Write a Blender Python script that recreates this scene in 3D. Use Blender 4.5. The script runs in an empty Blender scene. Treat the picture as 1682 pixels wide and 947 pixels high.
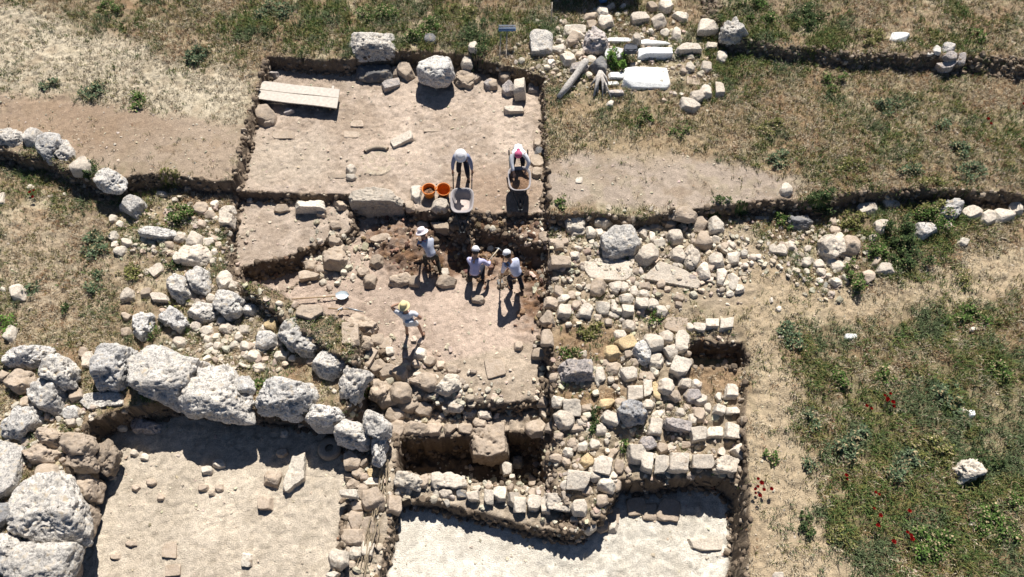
import bpy, math, random
import numpy as np
from mathutils import Vector

# ------------------------------------------------------------------ camera, world, sun, exposure
SC = bpy.context.scene
COL = SC.collection
TH = math.radians(30.0)                 # tilt of the drone camera from straight down
F = 841.0 / math.tan(math.radians(35))  # focal length in photo pixels (1682 px wide)
HC = 18.9                               # flying height above the field
CAM = np.array([0.0, -HC * math.tan(TH), HC])
CX, CY = 841.0, 473.5
cam_d = bpy.data.cameras.new('drone_camera')
cam_d.sensor_width = 36.0
cam_d.lens = 36.0 * F / 1682.0
cam_d.clip_start, cam_d.clip_end = 0.1, 3000.0
cam_o = bpy.data.objects.new('drone_camera', cam_d)
cam_o.location = CAM
cam_o.rotation_euler = (TH, 0, 0)
COL.objects.link(cam_o)
SC.camera = cam_o

SUN_EL = math.radians(50)
SUN_AZ = math.radians(7)               # from +Y (away from the camera) towards +X
world = bpy.data.worlds.new('World')
SC.world = world
world.use_nodes = True
wn = world.node_tree
wn.nodes.clear()
w_out = wn.nodes.new('ShaderNodeOutputWorld')
w_bg = wn.nodes.new('ShaderNodeBackground')
w_sky = wn.nodes.new('ShaderNodeTexSky')
w_sky.sky_type = 'NISHITA'
w_sky.sun_disc = False
w_sky.sun_elevation = SUN_EL
w_sky.sun_rotation = SUN_AZ
w_sky.air_density = 0.4
w_sky.dust_density = 0.2
w_bg.inputs['Strength'].default_value = 0.075
wn.links.new(w_sky.outputs[0], w_bg.inputs['Color'])
wn.links.new(w_bg.outputs[0], w_out.inputs['Surface'])
sun_d = bpy.data.lights.new('sun', 'SUN')
sun_d.energy = 5.0
sun_d.angle = math.radians(0.5)
sun_d.color = (1.0, 0.965, 0.925)
sun_o = bpy.data.objects.new('sun', sun_d)
sdir = Vector((math.sin(SUN_AZ) * math.cos(SUN_EL), math.cos(SUN_AZ) * math.cos(SUN_EL), math.sin(SUN_EL)))
sun_o.rotation_euler = (-sdir).to_track_quat('-Z', 'Y').to_euler()
sun_o.location = (0, 10, 30)
COL.objects.link(sun_o)
SC.view_settings.view_transform = 'Standard'
SC.view_settings.look = 'None'
SC.view_settings.gamma = 1.0
SC.view_settings.use_curve_mapping = False
SC.view_settings.exposure = 0.52
SC.cycles.max_bounces = 4
SC.cycles.diffuse_bounces = 1
SC.cycles.glossy_bounces = 1

# ------------------------------------------------------------------ picture <-> place
ct, st = math.cos(TH), math.sin(TH)

def W(px, py, z):
    """The point at height z that the photo shows at pixel px, py."""
    px = np.asarray(px, float); py = np.asarray(py, float); z = np.asarray(z, float)
    a = (px - CX) / F; b = (CY - py) / F
    dy = b * ct + st; dz = b * st - ct
    t = (z - CAM[2]) / dz
    return np.stack([CAM[0] + a * t, CAM[1] + dy * t, z + 0 * t], -1)

def PX(x, y, z):
    rx = x - CAM[0]; ry = y - CAM[1]; rz = z - CAM[2]
    d = ry * st - rz * ct
    return CX + F * rx / d, CY - F * (ry * ct + rz * st) / d

def view_tan(py):
    return math.tan(TH + math.atan((CY - py) / F))

# ------------------------------------------------------------------ noise
def _h(ix, iy, iz, seed):
    h = (ix.astype(np.uint32) * np.uint32(374761393) + iy.astype(np.uint32) * np.uint32(668265263)
         + iz.astype(np.uint32) * np.uint32(2147483647 - 58) + np.uint32((seed * 974711 + 12345) & 0xffffffff))
    h ^= h >> np.uint32(13); h *= np.uint32(1274126177); h ^= h >> np.uint32(16); h *= np.uint32(2246822519); h ^= h >> np.uint32(15)
    return h.astype(np.float64) / 4294967295.0

def n2(x, y, seed=0):
    xf = np.floor(x); yf = np.floor(y); ix = xf.astype(np.int64); iy = yf.astype(np.int64)
    u = x - xf; v = y - yf; u = u * u * (3 - 2 * u); v = v * v * (3 - 2 * v)
    z = np.zeros_like(ix)
    a = _h(ix, iy, z, seed); b = _h(ix + 1, iy, z, seed); c = _h(ix, iy + 1, z, seed); d = _h(ix + 1, iy + 1, z, seed)
    return (a * (1 - u) + b * u) * (1 - v) + (c * (1 - u) + d * u) * v

def n3(x, y, zc, seed=0):
    xf = np.floor(x); yf = np.floor(y); zf = np.floor(zc)
    ix = xf.astype(np.int64); iy = yf.astype(np.int64); iz = zf.astype(np.int64)
    u = x - xf; v = y - yf; w = zc - zf
    u = u * u * (3 - 2 * u); v = v * v * (3 - 2 * v); w = w * w * (3 - 2 * w)
    def L(k):
        a = _h(ix, iy, iz + k, seed); b = _h(ix + 1, iy, iz + k, seed); c = _h(ix, iy + 1, iz + k, seed); d = _h(ix + 1, iy + 1, iz + k, seed)
        return (a * (1 - u) + b * u) * (1 - v) + (c * (1 - u) + d * u) * v
    return L(0) * (1 - w) + L(1) * w

def fbm2(x, y, seed=0, o=4, lac=2.03, g=0.5):
    s = 0; a = 1; t = 0
    for k in range(o):
        s = s + a * n2(x + 17.3 * k, y - 9.1 * k, seed + k); t += a; a *= g; x = x * lac; y = y * lac
    return s / t

def fbm3(p, f, seed=0, o=4, g=0.5):
    s = 0; a = 1; t = 0
    for k in range(o):
        s = s + a * n3(p[:, 0] * f + 3.7 * k, p[:, 1] * f - 5.1 * k, p[:, 2] * f + 1.3 * k, seed + k); t += a; a *= g; f *= 2.03
    return s / t

def sstep(a, b, x):
    t = np.clip((x - a) / (b - a), 0, 1)
    return t * t * (3 - 2 * t)

# ------------------------------------------------------------------ mesh helpers
def new_mesh(name, verts, faces, smooth=False):
    """faces: an (n,3) or (n,4) index array."""
    verts = np.asarray(verts, np.float32); faces = np.asarray(faces, np.int32)
    me = bpy.data.meshes.new(name)
    k = faces.shape[1]
    me.vertices.add(len(verts)); me.vertices.foreach_set('co', verts.ravel())
    me.loops.add(faces.size); me.loops.foreach_set('vertex_index', faces.ravel())
    me.polygons.add(len(faces))
    me.polygons.foreach_set('loop_start', np.arange(0, faces.size, k, dtype=np.int32))
    me.polygons.foreach_set('loop_total', np.full(len(faces), k, np.int32))
    me.polygons.foreach_set('use_smooth', np.full(len(faces), bool(smooth)))
    me.update(calc_edges=True)
    return me

def set_col(me, rgb, name='tint'):
    at = me.attributes.new(name, 'FLOAT_COLOR', 'POINT')
    c = np.ones((len(rgb), 4), np.float32); c[:, :3] = rgb
    at.data.foreach_set('color', c.ravel())

def link(name, me, mat=None, parent=None, loc=(0, 0, 0)):
    o = bpy.data.objects.new(name, me)
    if mat is not None:
        me.materials.append(mat)
    o.location = loc
    if parent is not None:
        o.parent = parent
    COL.objects.link(o)
    return o

def tag(o, label=None, cat=None, group=None, kind=None):
    if label: o['label'] = label
    if cat: o['category'] = cat
    if group: o['group'] = group
    if kind: o['kind'] = kind
    return o

def empty(name, loc, label, cat, group=None, rz=0.0):
    o = bpy.data.objects.new(name, None)
    o.empty_display_size = 0.1
    o.location = loc; o.rotation_euler = (0, 0, rz)
    COL.objects.link(o)
    return tag(o, label, cat, group)

class MB:
    """Collects simple solids and links them as one mesh object."""
    def __init__(s): s.v = []; s.f = []
    def add(s, vs, fs):
        n = len(s.v); s.v += [tuple(map(float, v)) for v in vs]; s.f += [tuple(i + n for i in f) for f in fs]
        return s
    def box(s, c, d, rz=0.0, bev=0.0, m=None):
        x, y, z = d[0] / 2, d[1] / 2, d[2] / 2
        b = min(bev, x * .9, y * .9, z * .9)
        vs = []
        if b <= 0:
            vs = [(sx * x, sy * y, sz * z) for sz in (-1, 1) for sx, sy in ((-1, -1), (1, -1), (1, 1), (-1, 1))]
            fs = [(3, 2, 1, 0), (4, 5, 6, 7)] + [(i, (i + 1) % 4, 4 + (i + 1) % 4, 4 + i) for i in range(4)]
        else:
            def ring(ix, iy, zz):
                return [(-ix + b * .0, -iy, zz), (ix, -iy, zz), (ix, iy, zz), (-ix, iy, zz)]
            vs = ring(x - b, y - b, -z) + ring(x, y, -z + b) + ring(x, y, z - b) + ring(x - b, y - b, z)
            fs = [(3, 2, 1, 0), (12, 13, 14, 15)]
            for k in range(3):
                fs += [(4 * k + i, 4 * k + (i + 1) % 4, 4 * k + 4 + (i + 1) % 4, 4 * k + 4 + i) for i in range(4)]
        ca, sa = math.cos(rz), math.sin(rz)
        out = []
        for v in vs:
            if m is not None:
                q = m @ Vector(v); out.append((q.x + c[0], q.y + c[1], q.z + c[2]))
            else:
                out.append((v[0] * ca - v[1] * sa + c[0], v[0] * sa + v[1] * ca + c[1], v[2] + c[2]))
        return s.add(out, fs)
    def tube(s, pts, r, n=10, cap=True):
        pts = [Vector(p) for p in pts]
        rs = r if isinstance(r, (list, tuple)) else [r] * len(pts)
        rings = []
        up = Vector((0, 0, 1))
        for i, p in enumerate(pts):
            d = (pts[min(i + 1, len(pts) - 1)] - pts[max(i - 1, 0)]).normalized()
            a = d.cross(up)
            if a.length < .05: a = d.cross(Vector((1, 0, 0)))
            a.normalize(); b = d.cross(a).normalized()
            rings.append([p + (a * math.cos(t) + b * math.sin(t)) * rs[i] for t in [2 * math.pi * k / n for k in range(n)]])
        vs = [v for rg in rings for v in rg]
        fs = []
        for i in range(len(pts) - 1):
            fs += [(i * n + k, i * n + (k + 1) % n, (i + 1) * n + (k + 1) % n, (i + 1) * n + k) for k in range(n)]
        if cap:
            fs += [tuple(range(n - 1, -1, -1)), tuple((len(pts) - 1) * n + k for k in range(n))]
        return s.add(vs, fs)
    def lathe(s, prof, c=(0, 0, 0), n=28, m=None, sx=1.0, sy=1.0):
        vs = []
        for (r, z) in prof:
            for k in range(n):
                t = 2 * math.pi * k / n
                v = Vector((r * math.cos(t) * sx, r * math.sin(t) * sy, z))
                if m is not None: v = m @ v
                vs.append((v.x + c[0], v.y + c[1], v.z + c[2]))
        fs = []
        for i in range(len(prof) - 1):
            fs += [(i * n + k, i * n + (k + 1) % n, (i + 1) * n + (k + 1) % n, (i + 1) * n + k) for k in range(n)]
        return s.add(vs, fs)
    def build(s, name, mat, parent=None, loc=(0, 0, 0), smooth=False):
        me = bpy.data.meshes.new(name)
        me.from_pydata(s.v, [], s.f)
        me.validate(); me.update()
        me.polygons.foreach_set('use_smooth', [smooth] * len(me.polygons))
        return link(name, me, mat, parent, loc)

# ------------------------------------------------------------------ materials
def base_mat(name):
    m = bpy.data.materials.new(name); m.use_nodes = True
    nt = m.node_tree
    b = nt.nodes['Principled BSDF']
    b.inputs['Specular IOR Level'].default_value = 0.2
    b.inputs['Roughness'].default_value = 0.9
    return m, nt, b

def simple(name, col, rough=0.7, var=0.15, scale=18.0, bump=0.15, spec=0.3, metal=0.0):
    """A plain surface with noise worn into its colour and relief."""
    m, nt, b = base_mat(name)
    b.inputs['Roughness'].default_value = rough
    b.inputs['Specular IOR Level'].default_value = spec
    b.inputs['Metallic'].default_value = metal
    tc = nt.nodes.new('ShaderNodeTexCoord')
    nz = nt.nodes.new('ShaderNodeTexNoise'); nz.inputs['Scale'].default_value = scale; nz.inputs['Detail'].default_value = 5
    nt.links.new(tc.outputs['Object'], nz.inputs['Vector'])
    mr = nt.nodes.new('ShaderNodeMapRange')
    mr.inputs[1].default_value = .3; mr.inputs[2].default_value = .7; mr.inputs[3].default_value = 1 - var; mr.inputs[4].default_value = 1 + var
    nt.links.new(nz.outputs['Fac'], mr.inputs[0])
    mx = nt.nodes.new('ShaderNodeVectorMath'); mx.operation = 'SCALE'
    mx.inputs[0].default_value = col
    nt.links.new(mr.outputs[0], mx.inputs['Scale'])
    nt.links.new(mx.outputs[0], b.inputs['Base Color'])
    bp = nt.nodes.new('ShaderNodeBump'); bp.inputs['Strength'].default_value = bump; bp.inputs['Distance'].default_value = .01
    nt.links.new(nz.outputs['Fac'], bp.inputs['Height']); nt.links.new(bp.outputs[0], b.inputs['Normal'])
    return m

def tint_mat(name, scales=(9.0, 40.0), amp=(.16, .22), bump=.5, dist=.03, transl=False):
    """Colour from the mesh's own tint attribute, broken up by fine noise."""
    m, nt, b = base_mat(name)
    at = nt.nodes.new('ShaderNodeAttribute'); at.attribute_name = 'tint'
    tc = nt.nodes.new('ShaderNodeTexCoord')
    last = at.outputs['Color']; hs = []
    for sc, am in zip(scales, amp):
        nz = nt.nodes.new('ShaderNodeTexNoise'); nz.inputs['Scale'].default_value = sc; nz.inputs['Detail'].default_value = 6; nz.inputs['Roughness'].default_value = .65
        nt.links.new(tc.outputs['Object'], nz.inputs['Vector'])
        mr = nt.nodes.new('ShaderNodeMapRange')
        mr.inputs[1].default_value = .3; mr.inputs[2].default_value = .7; mr.inputs[3].default_value = 1 - am; mr.inputs[4].default_value = 1 + am
        nt.links.new(nz.outputs['Fac'], mr.inputs[0])
        mx = nt.nodes.new('ShaderNodeVectorMath'); mx.operation = 'SCALE'
        nt.links.new(last, mx.inputs[0]); nt.links.new(mr.outputs[0], mx.inputs['Scale'])
        last = mx.outputs[0]; hs.append(nz)
    nt.links.new(last, b.inputs['Base Color'])
    if bump:
        bp = nt.nodes.new('ShaderNodeBump'); bp.inputs['Strength'].default_value = bump; bp.inputs['Distance'].default_value = dist
        nt.links.new(hs[-1].outputs['Fac'], bp.inputs['Height']); nt.links.new(bp.outputs[0], b.inputs['Normal'])
    if transl:
        b.inputs['Roughness'].default_value = .6
    return m

def stone_mat(name, lichen=0.0, soil=0.0, bump=.6, var=.22, lich_col=(.10, .10, .105), soil_col=(.36, .27, .19)):
    """Stone: the object's own colour, mottled; lichen blotches and pits; earth clinging in patches."""
    m, nt, b = base_mat(name)
    N = nt.nodes; Lk = nt.links
    oi = N.new('ShaderNodeObjectInfo'); tc = N.new('ShaderNodeTexCoord')
    rm = N.new('ShaderNodeMath'); rm.operation = 'MULTIPLY'; rm.inputs[1].default_value = 57.0
    Lk.new(oi.outputs['Random'], rm.inputs[0])
    ad = N.new('ShaderNodeVectorMath'); ad.operation = 'ADD'
    Lk.new(tc.outputs['Object'], ad.inputs[0]); Lk.new(rm.outputs[0], ad.inputs[1])
    def noise(s, d=6, r=.6):
        n = N.new('ShaderNodeTexNoise'); n.inputs['Scale'].default_value = s; n.inputs['Detail'].default_value = d; n.inputs['Roughness'].default_value = r
        Lk.new(ad.outputs[0], n.inputs['Vector']); return n
    def mrange(src, a, c, lo, hi):
        r = N.new('ShaderNodeMapRange'); r.inputs[1].default_value = a; r.inputs[2].default_value = c; r.inputs[3].default_value = lo; r.inputs[4].default_value = hi
        Lk.new(src, r.inputs[0]); return r.outputs[0]
    big = noise(2.6); fine = noise(20, 7, .7); mid = noise(6, 6, .65)
    sc = N.new('ShaderNodeVectorMath'); sc.operation = 'SCALE'
    Lk.new(oi.outputs['Color'], sc.inputs[0]); Lk.new(mrange(big.outputs['Fac'], .3, .7, 1 - var, 1 + var * .6), sc.inputs['Scale'])
    sc2 = N.new('ShaderNodeVectorMath'); sc2.operation = 'SCALE'
    Lk.new(sc.outputs[0], sc2.inputs[0]); Lk.new(mrange(fine.outputs['Fac'], .3, .7, .74, 1.2), sc2.inputs['Scale'])
    last = sc2.outputs[0]
    def mixin(fac, col):
        nonlocal last
        mx = N.new('ShaderNodeMix'); mx.data_type = 'RGBA'
        Lk.new(fac, mx.inputs['Factor']); Lk.new(last, mx.inputs['A']); mx.inputs['B'].default_value = (*col, 1)
        last = mx.outputs['Result']
    if soil:
        mixin(mrange(mid.outputs['Fac'], .62 - soil * .25, .74 - soil * .2, 0, .85), soil_col)
    if lichen:
        mu = N.new('ShaderNodeMath'); mu.operation = 'MULTIPLY'
        Lk.new(mrange(mid.outputs['Fac'], .55, .46, 0, 1), mu.inputs[0]); Lk.new(mrange(fine.outputs['Fac'], .58, .42, 0, lichen), mu.inputs[1])
        mixin(mu.outputs[0], lich_col)
    Lk.new(last, b.inputs['Base Color'])
    bp = N.new('ShaderNodeBump'); bp.inputs['Strength'].default_value = bump; bp.inputs['Distance'].default_value = .05
    hsum = N.new('ShaderNodeMath'); hsum.operation = 'ADD'
    Lk.new(mid.outputs['Fac'], hsum.inputs[0]); Lk.new(fine.outputs['Fac'], hsum.inputs[1])
    Lk.new(hsum.outputs[0], bp.inputs['Height']); Lk.new(bp.outputs[0], b.inputs['Normal'])
    return m

M = {
    'g': stone_mat('weathered_limestone', lichen=.8, soil=.3, bump=.8, var=.26, lich_col=(.17, .16, .15), soil_col=(.50, .40, .27)),
    'c': stone_mat('cream_limestone', lichen=.22, soil=.22, bump=.5, var=.2),
    't': stone_mat('earth_stained_stone', lichen=.0, soil=.5, bump=.6, var=.2, soil_col=(.40, .31, .22)),
    'm': stone_mat('white_marble', lichen=.12, bump=.25, var=.08, lich_col=(.4, .38, .33)),
    'ground': tint_mat('earth', scales=(5.0, 30.0), amp=(.16, .30), bump=.9, dist=.05),
    'grass': tint_mat('grass_blades', scales=(3.0,), amp=(.15,), bump=0),
    'leaf': tint_mat('plant_leaves', scales=(20.0,), amp=(.2,), bump=0),
    'rubble': tint_mat('loose_stone', scales=(14.0, 50.0), amp=(.18, .22), bump=.5),
}
COLS = {'g': (.68, .65, .60), 'c': (.69, .61, .495), 't': (.49, .395, .30), 'y': (.60, .45, .25), 'm': (.86, .85, .80), 'p': (.50, .44, .40), 'd': (.24, .235, .23)}
MATOF = {'g': 'g', 'c': 'c', 't': 't', 'y': 'c', 'm': 'm', 'p': 'g', 'd': 'g'}

# ------------------------------------------------------------------ terrain
def axis(lo, hi, step):
    core = np.arange(lo, hi + step * .5, step)
    out = [.1, .25, .5, 1, 2, 4, 8, 16, 32, 64, 128, 256, 500, 900]
    return np.concatenate([[lo - v for v in out[::-1]], core, [hi + v for v in out]])

GX = axis(-21.0, 21.0, .045)
GY = axis(-9.6, 14.8, .045)
NX, NY = len(GX), len(GY)
XX, YY = np.meshgrid(GX, GY)

def poly_w(poly, z):
    return np.array([W(p[0], p[1], p[2] if len(p) > 2 else z)[:2] for p in poly])

def sdf(P, x, y):
    """Signed distance to a polygon, positive inside."""
    d = np.full(x.shape, 1e9); ins = np.zeros(x.shape, bool)
    n = len(P)
    for i in range(n):
        ax, ay = P[i]; bx, by = P[(i + 1) % n]
        ex, ey = bx - ax, by - ay
        wx, wy = x - ax, y - ay
        t = np.clip((wx * ex + wy * ey) / (ex * ex + ey * ey + 1e-12), 0, 1)
        d = np.minimum(d, (wx - ex * t) ** 2 + (wy - ey * t) ** 2)
        c = ((ay > y) != (by > y)) & (x < (bx - ax) * (y - ay) / ((by - ay) if abs(by - ay) > 1e-9 else 1e-9) + ax)
        ins ^= c
    d = np.sqrt(d)
    return np.where(ins, d, -d)

wa = fbm2(XX * 1.4, YY * 1.4, 11, 3) - .5
wb = fbm2(XX * 1.4 + 40, YY * 1.4, 12, 3) - .5
wc = fbm2(XX * 7, YY * 7, 13, 3) - .5
wd = fbm2(XX * 7 + 40, YY * 7, 14, 3) - .5

Z = (fbm2(XX * .22, YY * .22, 1, 3) - .5) * .16
ZONE = {}
FACE = np.zeros_like(Z)

def zone(name, poly, zp, zf, width=.1, warp=.25, fine=.12):
    global Z
    x = XX + wa * warp * 2 + wc * fine * .35; y = YY + wb * warp * 2 + wd * fine * .35
    s = sdf(poly_w(poly, zp), x, y)
    w = sstep(-width * .3, width * .7, s)
    zf_ = zf() if callable(zf) else zf
    d = np.abs(Z - zf_)
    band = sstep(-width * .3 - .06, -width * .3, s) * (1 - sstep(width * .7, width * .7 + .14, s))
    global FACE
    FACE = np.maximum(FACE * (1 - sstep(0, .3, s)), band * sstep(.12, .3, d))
    Z = Z * (1 - w) + zf_ * w
    ZONE[name] = sstep(-.05, .15, s)

PYY = None
BIG = 5000
# raised field along the top right, its bank in shadow
zone('upper_field', [(1150, -400), (1165, 30), (1200, 72), (1290, 86), (1400, 92), (1540, 98), (1690, 110), (2600, 135), (3400, -600)], .42, .42, .35, .3, .12)
# sunken ground on the left, below the dry stone boulders
zone('left_low', [(-900, 235), (0, 243), (62, 262), (130, 284), (170, 303), (214, 291), (300, 291), (388, 297), (392, 330), (392, 470), (640, 640), (640, BIG / 2), (-3000, BIG / 2)], 0, -.55, .14, .15, .1)
# ground south of the terrace edge on the right
zone('right_low', [(893, 352), (960, 349), (1060, 356), (1150, 344), (1225, 333), (1292, 331), (1345, 334), (1400, 318), (1480, 314), (1560, 314), (1700, 322), (3000, 345), (4000, BIG / 2), (600, BIG / 2), (600, 700), (893, 560)], -.02, -.5, .14, .14, .12)
# dug trench at the top
zone('trench', [(438, 91), (500, 96), (575, 99), (650, 88), (700, 86), (760, 91), (815, 104), (870, 118), (896, 128), (894, 170), (898, 260), (901, 352), (903, 380), (384, 350), (384, 300), (398, 240), (413, 178)], 0, -.55, .07, .05, .05)
# rubble room on the right, falling towards the camera
zone('rubble_room', [(890, 430), (1000, 450), (1090, 500), (1128, 550), (1222, 546), (1224, 680), (1229, 790), (1224, 1100), (870, 1100), (880, 560)], -.5,
     lambda: -.54 - .62 * sstep(3.2, -3.4, YY + 4.0), .09, .1, .07)
# stepped floors
zone('mid_ground', [(600, 560), (700, 600), (880, 560), (905, 600), (905, 860), (960, 875), (880, 900), (620, 1400), (530, 1400), (565, 800), (575, 700), (600, 640)], -1.2, -1.3, .3, .1, .1)
zone('low_step', [(384, 314), (480, 317), (572, 321), (600, 345), (640, 470), (400, 480), (372, 440), (376, 380)], -.55, -.9, .09, .08, .1)
zone('work_floor', [(394, 437, -.9), (440, 430, -.9), (488, 416, -.9), (520, 400, -.9), (560, 392, -.9), (584, 370, -.9), (572, 338, -.6), (600, 332, -.6), (668, 338, -.6), (690, 352, -.6), (745, 348, -.6), (820, 352, -.6), (898, 352, -.6), (905, 440, -.6),
     (895, 560), (893, 642), (840, 660), (760, 655), (700, 640), (640, 600), (600, 560), (540, 540), (500, 525), (470, 505), (400, 480)], -1.1, -1.2, .1, .1, .14)
zone('bank_hollow', [(398, 441), (440, 434), (488, 420), (505, 428), (480, 462), (440, 474), (402, 472)], -.9, -1.5, .12, .08, .12)
zone('dig_ramp', [(738, 349), (820, 351), (898, 352), (902, 372), (900, 400), (740, 400)], -.6, lambda: -.78, .07, .1, .12)
zone('dig_pit', [(700, 388), (738, 384), (830, 386), (852, 402), (896, 412), (893, 440), (815, 462), (700, 440)], -1.1, lambda: -1.38 - .25 * (fbm2(XX * 1.6, YY * 1.6, 33, 3) - .5), .35, .25, .3)
zone('lower_ledge', [(598, 640), (655, 654), (700, 652), (740, 668), (772, 664), (830, 664), (885, 652), (905, 652), (910, 745), (640, 745), (590, 700)], -1.2, -1.70, .1, .1, .14)
zone('wall_foot', [(560, 692), (640, 705), (900, 740), (905, 800), (965, 872), (870, 875), (655, 825), (625, 1300), (530, 1300), (560, 800)], -1.3, -1.4, .3, .1, .1)
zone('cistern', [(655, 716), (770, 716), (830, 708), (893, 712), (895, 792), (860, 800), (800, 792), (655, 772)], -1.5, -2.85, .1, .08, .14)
zone('left_pit', [(146, 694), (205, 674), (290, 652), (372, 670), (467, 674), (556, 696), (576, 770, -1.1), (566, 850, -1.3), (544, 1000, -1.3), (540, 1400, -1.3), (40, 1400, -.9), (96, 950, -.9), (114, 830, -.9), (124, 770, -.7)], -.6, -1.56, .08, .08, .06)
zone('pale_pit', [(648, 820, -1.35), (700, 822, -1.4), (760, 838, -1.4), (870, 866, -1.4), (950, 880, -1.3), (990, 850, -1.2), (1024, 786, -.9), (1060, 788, -.9), (1150, 782, -.9), (1206, 788, -.9), (1226, 800, -.55), (1226, 1400, -.55), (600, 1400, -1.4), (622, 950, -1.4), (640, 880, -1.4)], -1.3, -1.9, .1, .08, .08)
zone('slit', [(1128, 566), (1222, 562, -.5), (1224, 604), (1130, 602)], -.75, -1.25, .08, .06, .05)

# relief that is not a step
PXX, PYY = PX(XX, YY, Z)

def blob(px, py, rx, ry, soft=.5, seed=5, warp=.5):
    """A soft uneven patch of ground round a spot of the place."""
    c = (np.asarray(px), np.asarray(py))
    u = (PXX - px) / rx; v = (PYY - py) / ry
    d = np.sqrt(u * u + v * v) + (fbm2(XX * 1.3, YY * 1.3, seed, 4) - .5) * warp * 2
    return 1 - sstep(1 - soft, 1 + soft, d)

DUG = np.maximum.reduce([ZONE[k] for k in ('trench', 'low_step', 'work_floor', 'dig_pit', 'lower_ledge', 'mid_ground', 'left_pit', 'pale_pit', 'cistern', 'wall_foot', 'slit')])
dark_soil = np.clip(blob(800, 412, 110, 52, .3, 21) * np.maximum(ZONE['work_floor'], ZONE['dig_ramp']) + .9 * blob(880, 480, 30, 62, .5, 22) + .9 * blob(665, 402, 62, 44, .35, 26) * ZONE['work_floor'], 0, 1)
n_hi = fbm2(XX * 5, YY * 5, 3, 4) - .5
n_fi = fbm2(XX * 14, YY * 14, 4, 3) - .5
n_lo = fbm2(XX * .9, YY * .9, 6, 3) - .5
n_rg = np.abs(fbm2(XX * 2.6, YY * 2.6, 61, 4) - .5) * 2
bumps = DUG * (n_hi * .035 + n_fi * .035 + n_lo * .06 - sstep(.10, .0, n_rg) * .03 * (1 - ZONE['pale_pit'])) + (1 - DUG) * (n_hi * .14 + n_fi * .06) * (1 - .7 * np.maximum(blob(1080, 295, 230, 56, .3, 66, .2), blob(200, 225, 260, 70, .3, 66, .2)))
clod = np.abs(fbm2(XX * 4.2, YY * 4.2, 8, 4) - .5) * 2
bumps += dark_soil * ((fbm2(XX * 2.4, YY * 2.4, 9, 4) - .5) * .36 + (n_hi) * .16 + n_fi * .1)
bumps += ZONE['trench'] * n_hi * .03 - ZONE['pale_pit'] * n_hi * .03
bumps += ZONE['lower_ledge'] * (n_hi * .2 + n_fi * .1) + ZONE['wall_foot'] * n_hi * .12
mound = blob(668, 398, 48, 34, .5, 27, .3)
bumps += mound * .28
DUGFACE = np.clip(FACE * 1.0, 0, 1)
bumps += ZONE['rubble_room'] * (n_hi * .1)
Z = Z + bumps

EDGE_IN = (GX > -21.2) & (GX < 21.2)
def zat(x, y):
    """Height of the ground at a point."""
    x = np.asarray(x, float); y = np.asarray(y, float)
    i = np.clip(np.searchsorted(GX, x) - 1, 0, NX - 2); j = np.clip(np.searchsorted(GY, y) - 1, 0, NY - 2)
    u = np.clip((x - GX[i]) / (GX[i + 1] - GX[i]), 0, 1); v = np.clip((y - GY[j]) / (GY[j + 1] - GY[j]), 0, 1)
    return (Z[j, i] * (1 - u) + Z[j, i + 1] * u) * (1 - v) + (Z[j + 1, i] * (1 - u) + Z[j + 1, i + 1] * u) * v

def sample(A, x, y):
    i = np.clip(np.searchsorted(GX, x), 0, NX - 1); j = np.clip(np.searchsorted(GY, y), 0, NY - 1)
    return A[j, i]

def hit(px, py):
    """Where the line of sight through a photo pixel first meets the ground."""
    zs = np.linspace(.8, -2.9, 240)
    p = W(px, py, zs)
    g = zat(p[:, 0], p[:, 1])
    k = np.argmax(p[:, 2] <= g)
    return np.array([p[k, 0], p[k, 1], g[k]])

# ---- earth colours by ground material, with shade painted into cut faces and cistern
def mixc(C, col, w):
    return C * (1 - w[..., None]) + np.array(col) * w[..., None]

def pmask(poly, soft, z=0.0):
    x = XX + wa * .9 + wc * .3; y = YY + wb * .9 + wd * .3
    return sstep(-soft, soft, sdf(poly_w(poly, z), x, y))

g1 = fbm2(XX * .5, YY * .5, 51, 4); g2 = fbm2(XX * 2.2, YY * 2.2, 52, 4); g3 = fbm2(XX * 6.5, YY * 6.5, 53, 4)
C = np.zeros(Z.shape + (3,)) + np.array([.29, .215, .135])
C = mixc(C, (.40, .31, .19), sstep(.42, .62, g2) * .9)
C = mixc(C, (.50, .42, .275), sstep(.50, .64, fbm2(XX * 1.3 + 5, YY * 1.3, 59, 5)) * .8)
C = mixc(C, (.13, .12, .055), sstep(.5, .66, g3) * .55)
C = mixc(C, (.20, .165, .085), np.clip(blob(1530, 740, 260, 270, .3, 111) + .6 * blob(1450, 200, 300, 110, .4, 118), 0, 1) * .72)
C = mixc(C, (.28, .17, .09), sstep(.52, .66, fbm2(XX * 1.1, YY * 1.1, 54, 4)) * .5)
straw = pmask([(-300, 10), (60, 6), (110, 40), (210, 62), (330, 108), (412, 120), (405, 215), (290, 195), (140, 165), (0, 152), (-300, 150)], .6)
C = mixc(C, (.53, .455, .33), straw * (.55 + .45 * sstep(.25, .5, g2)))
path_l = pmask([(-300, 150), (0, 152), (140, 163), (290, 192), (405, 214), (388, 300), (215, 294), (62, 244), (-300, 225)], .3)
C = mixc(C, (.37, .285, .205), path_l * (.65 + .35 * sstep(.35, .5, g2)))
C = mixc(C, (.30, .205, .13), blob(110, 205, 150, 45, .5, 65) * path_l * .6)
terr = np.clip(blob(1040, 295, 200, 48, .18, 66, .2) + blob(1200, 312, 110, 34, .25, 66, .2), 0, 1) * (1 - ZONE['right_low'])
C = mixc(C, (.41, .33, .255), terr * (.6 + .4 * sstep(.35, .5, g2)))
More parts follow.
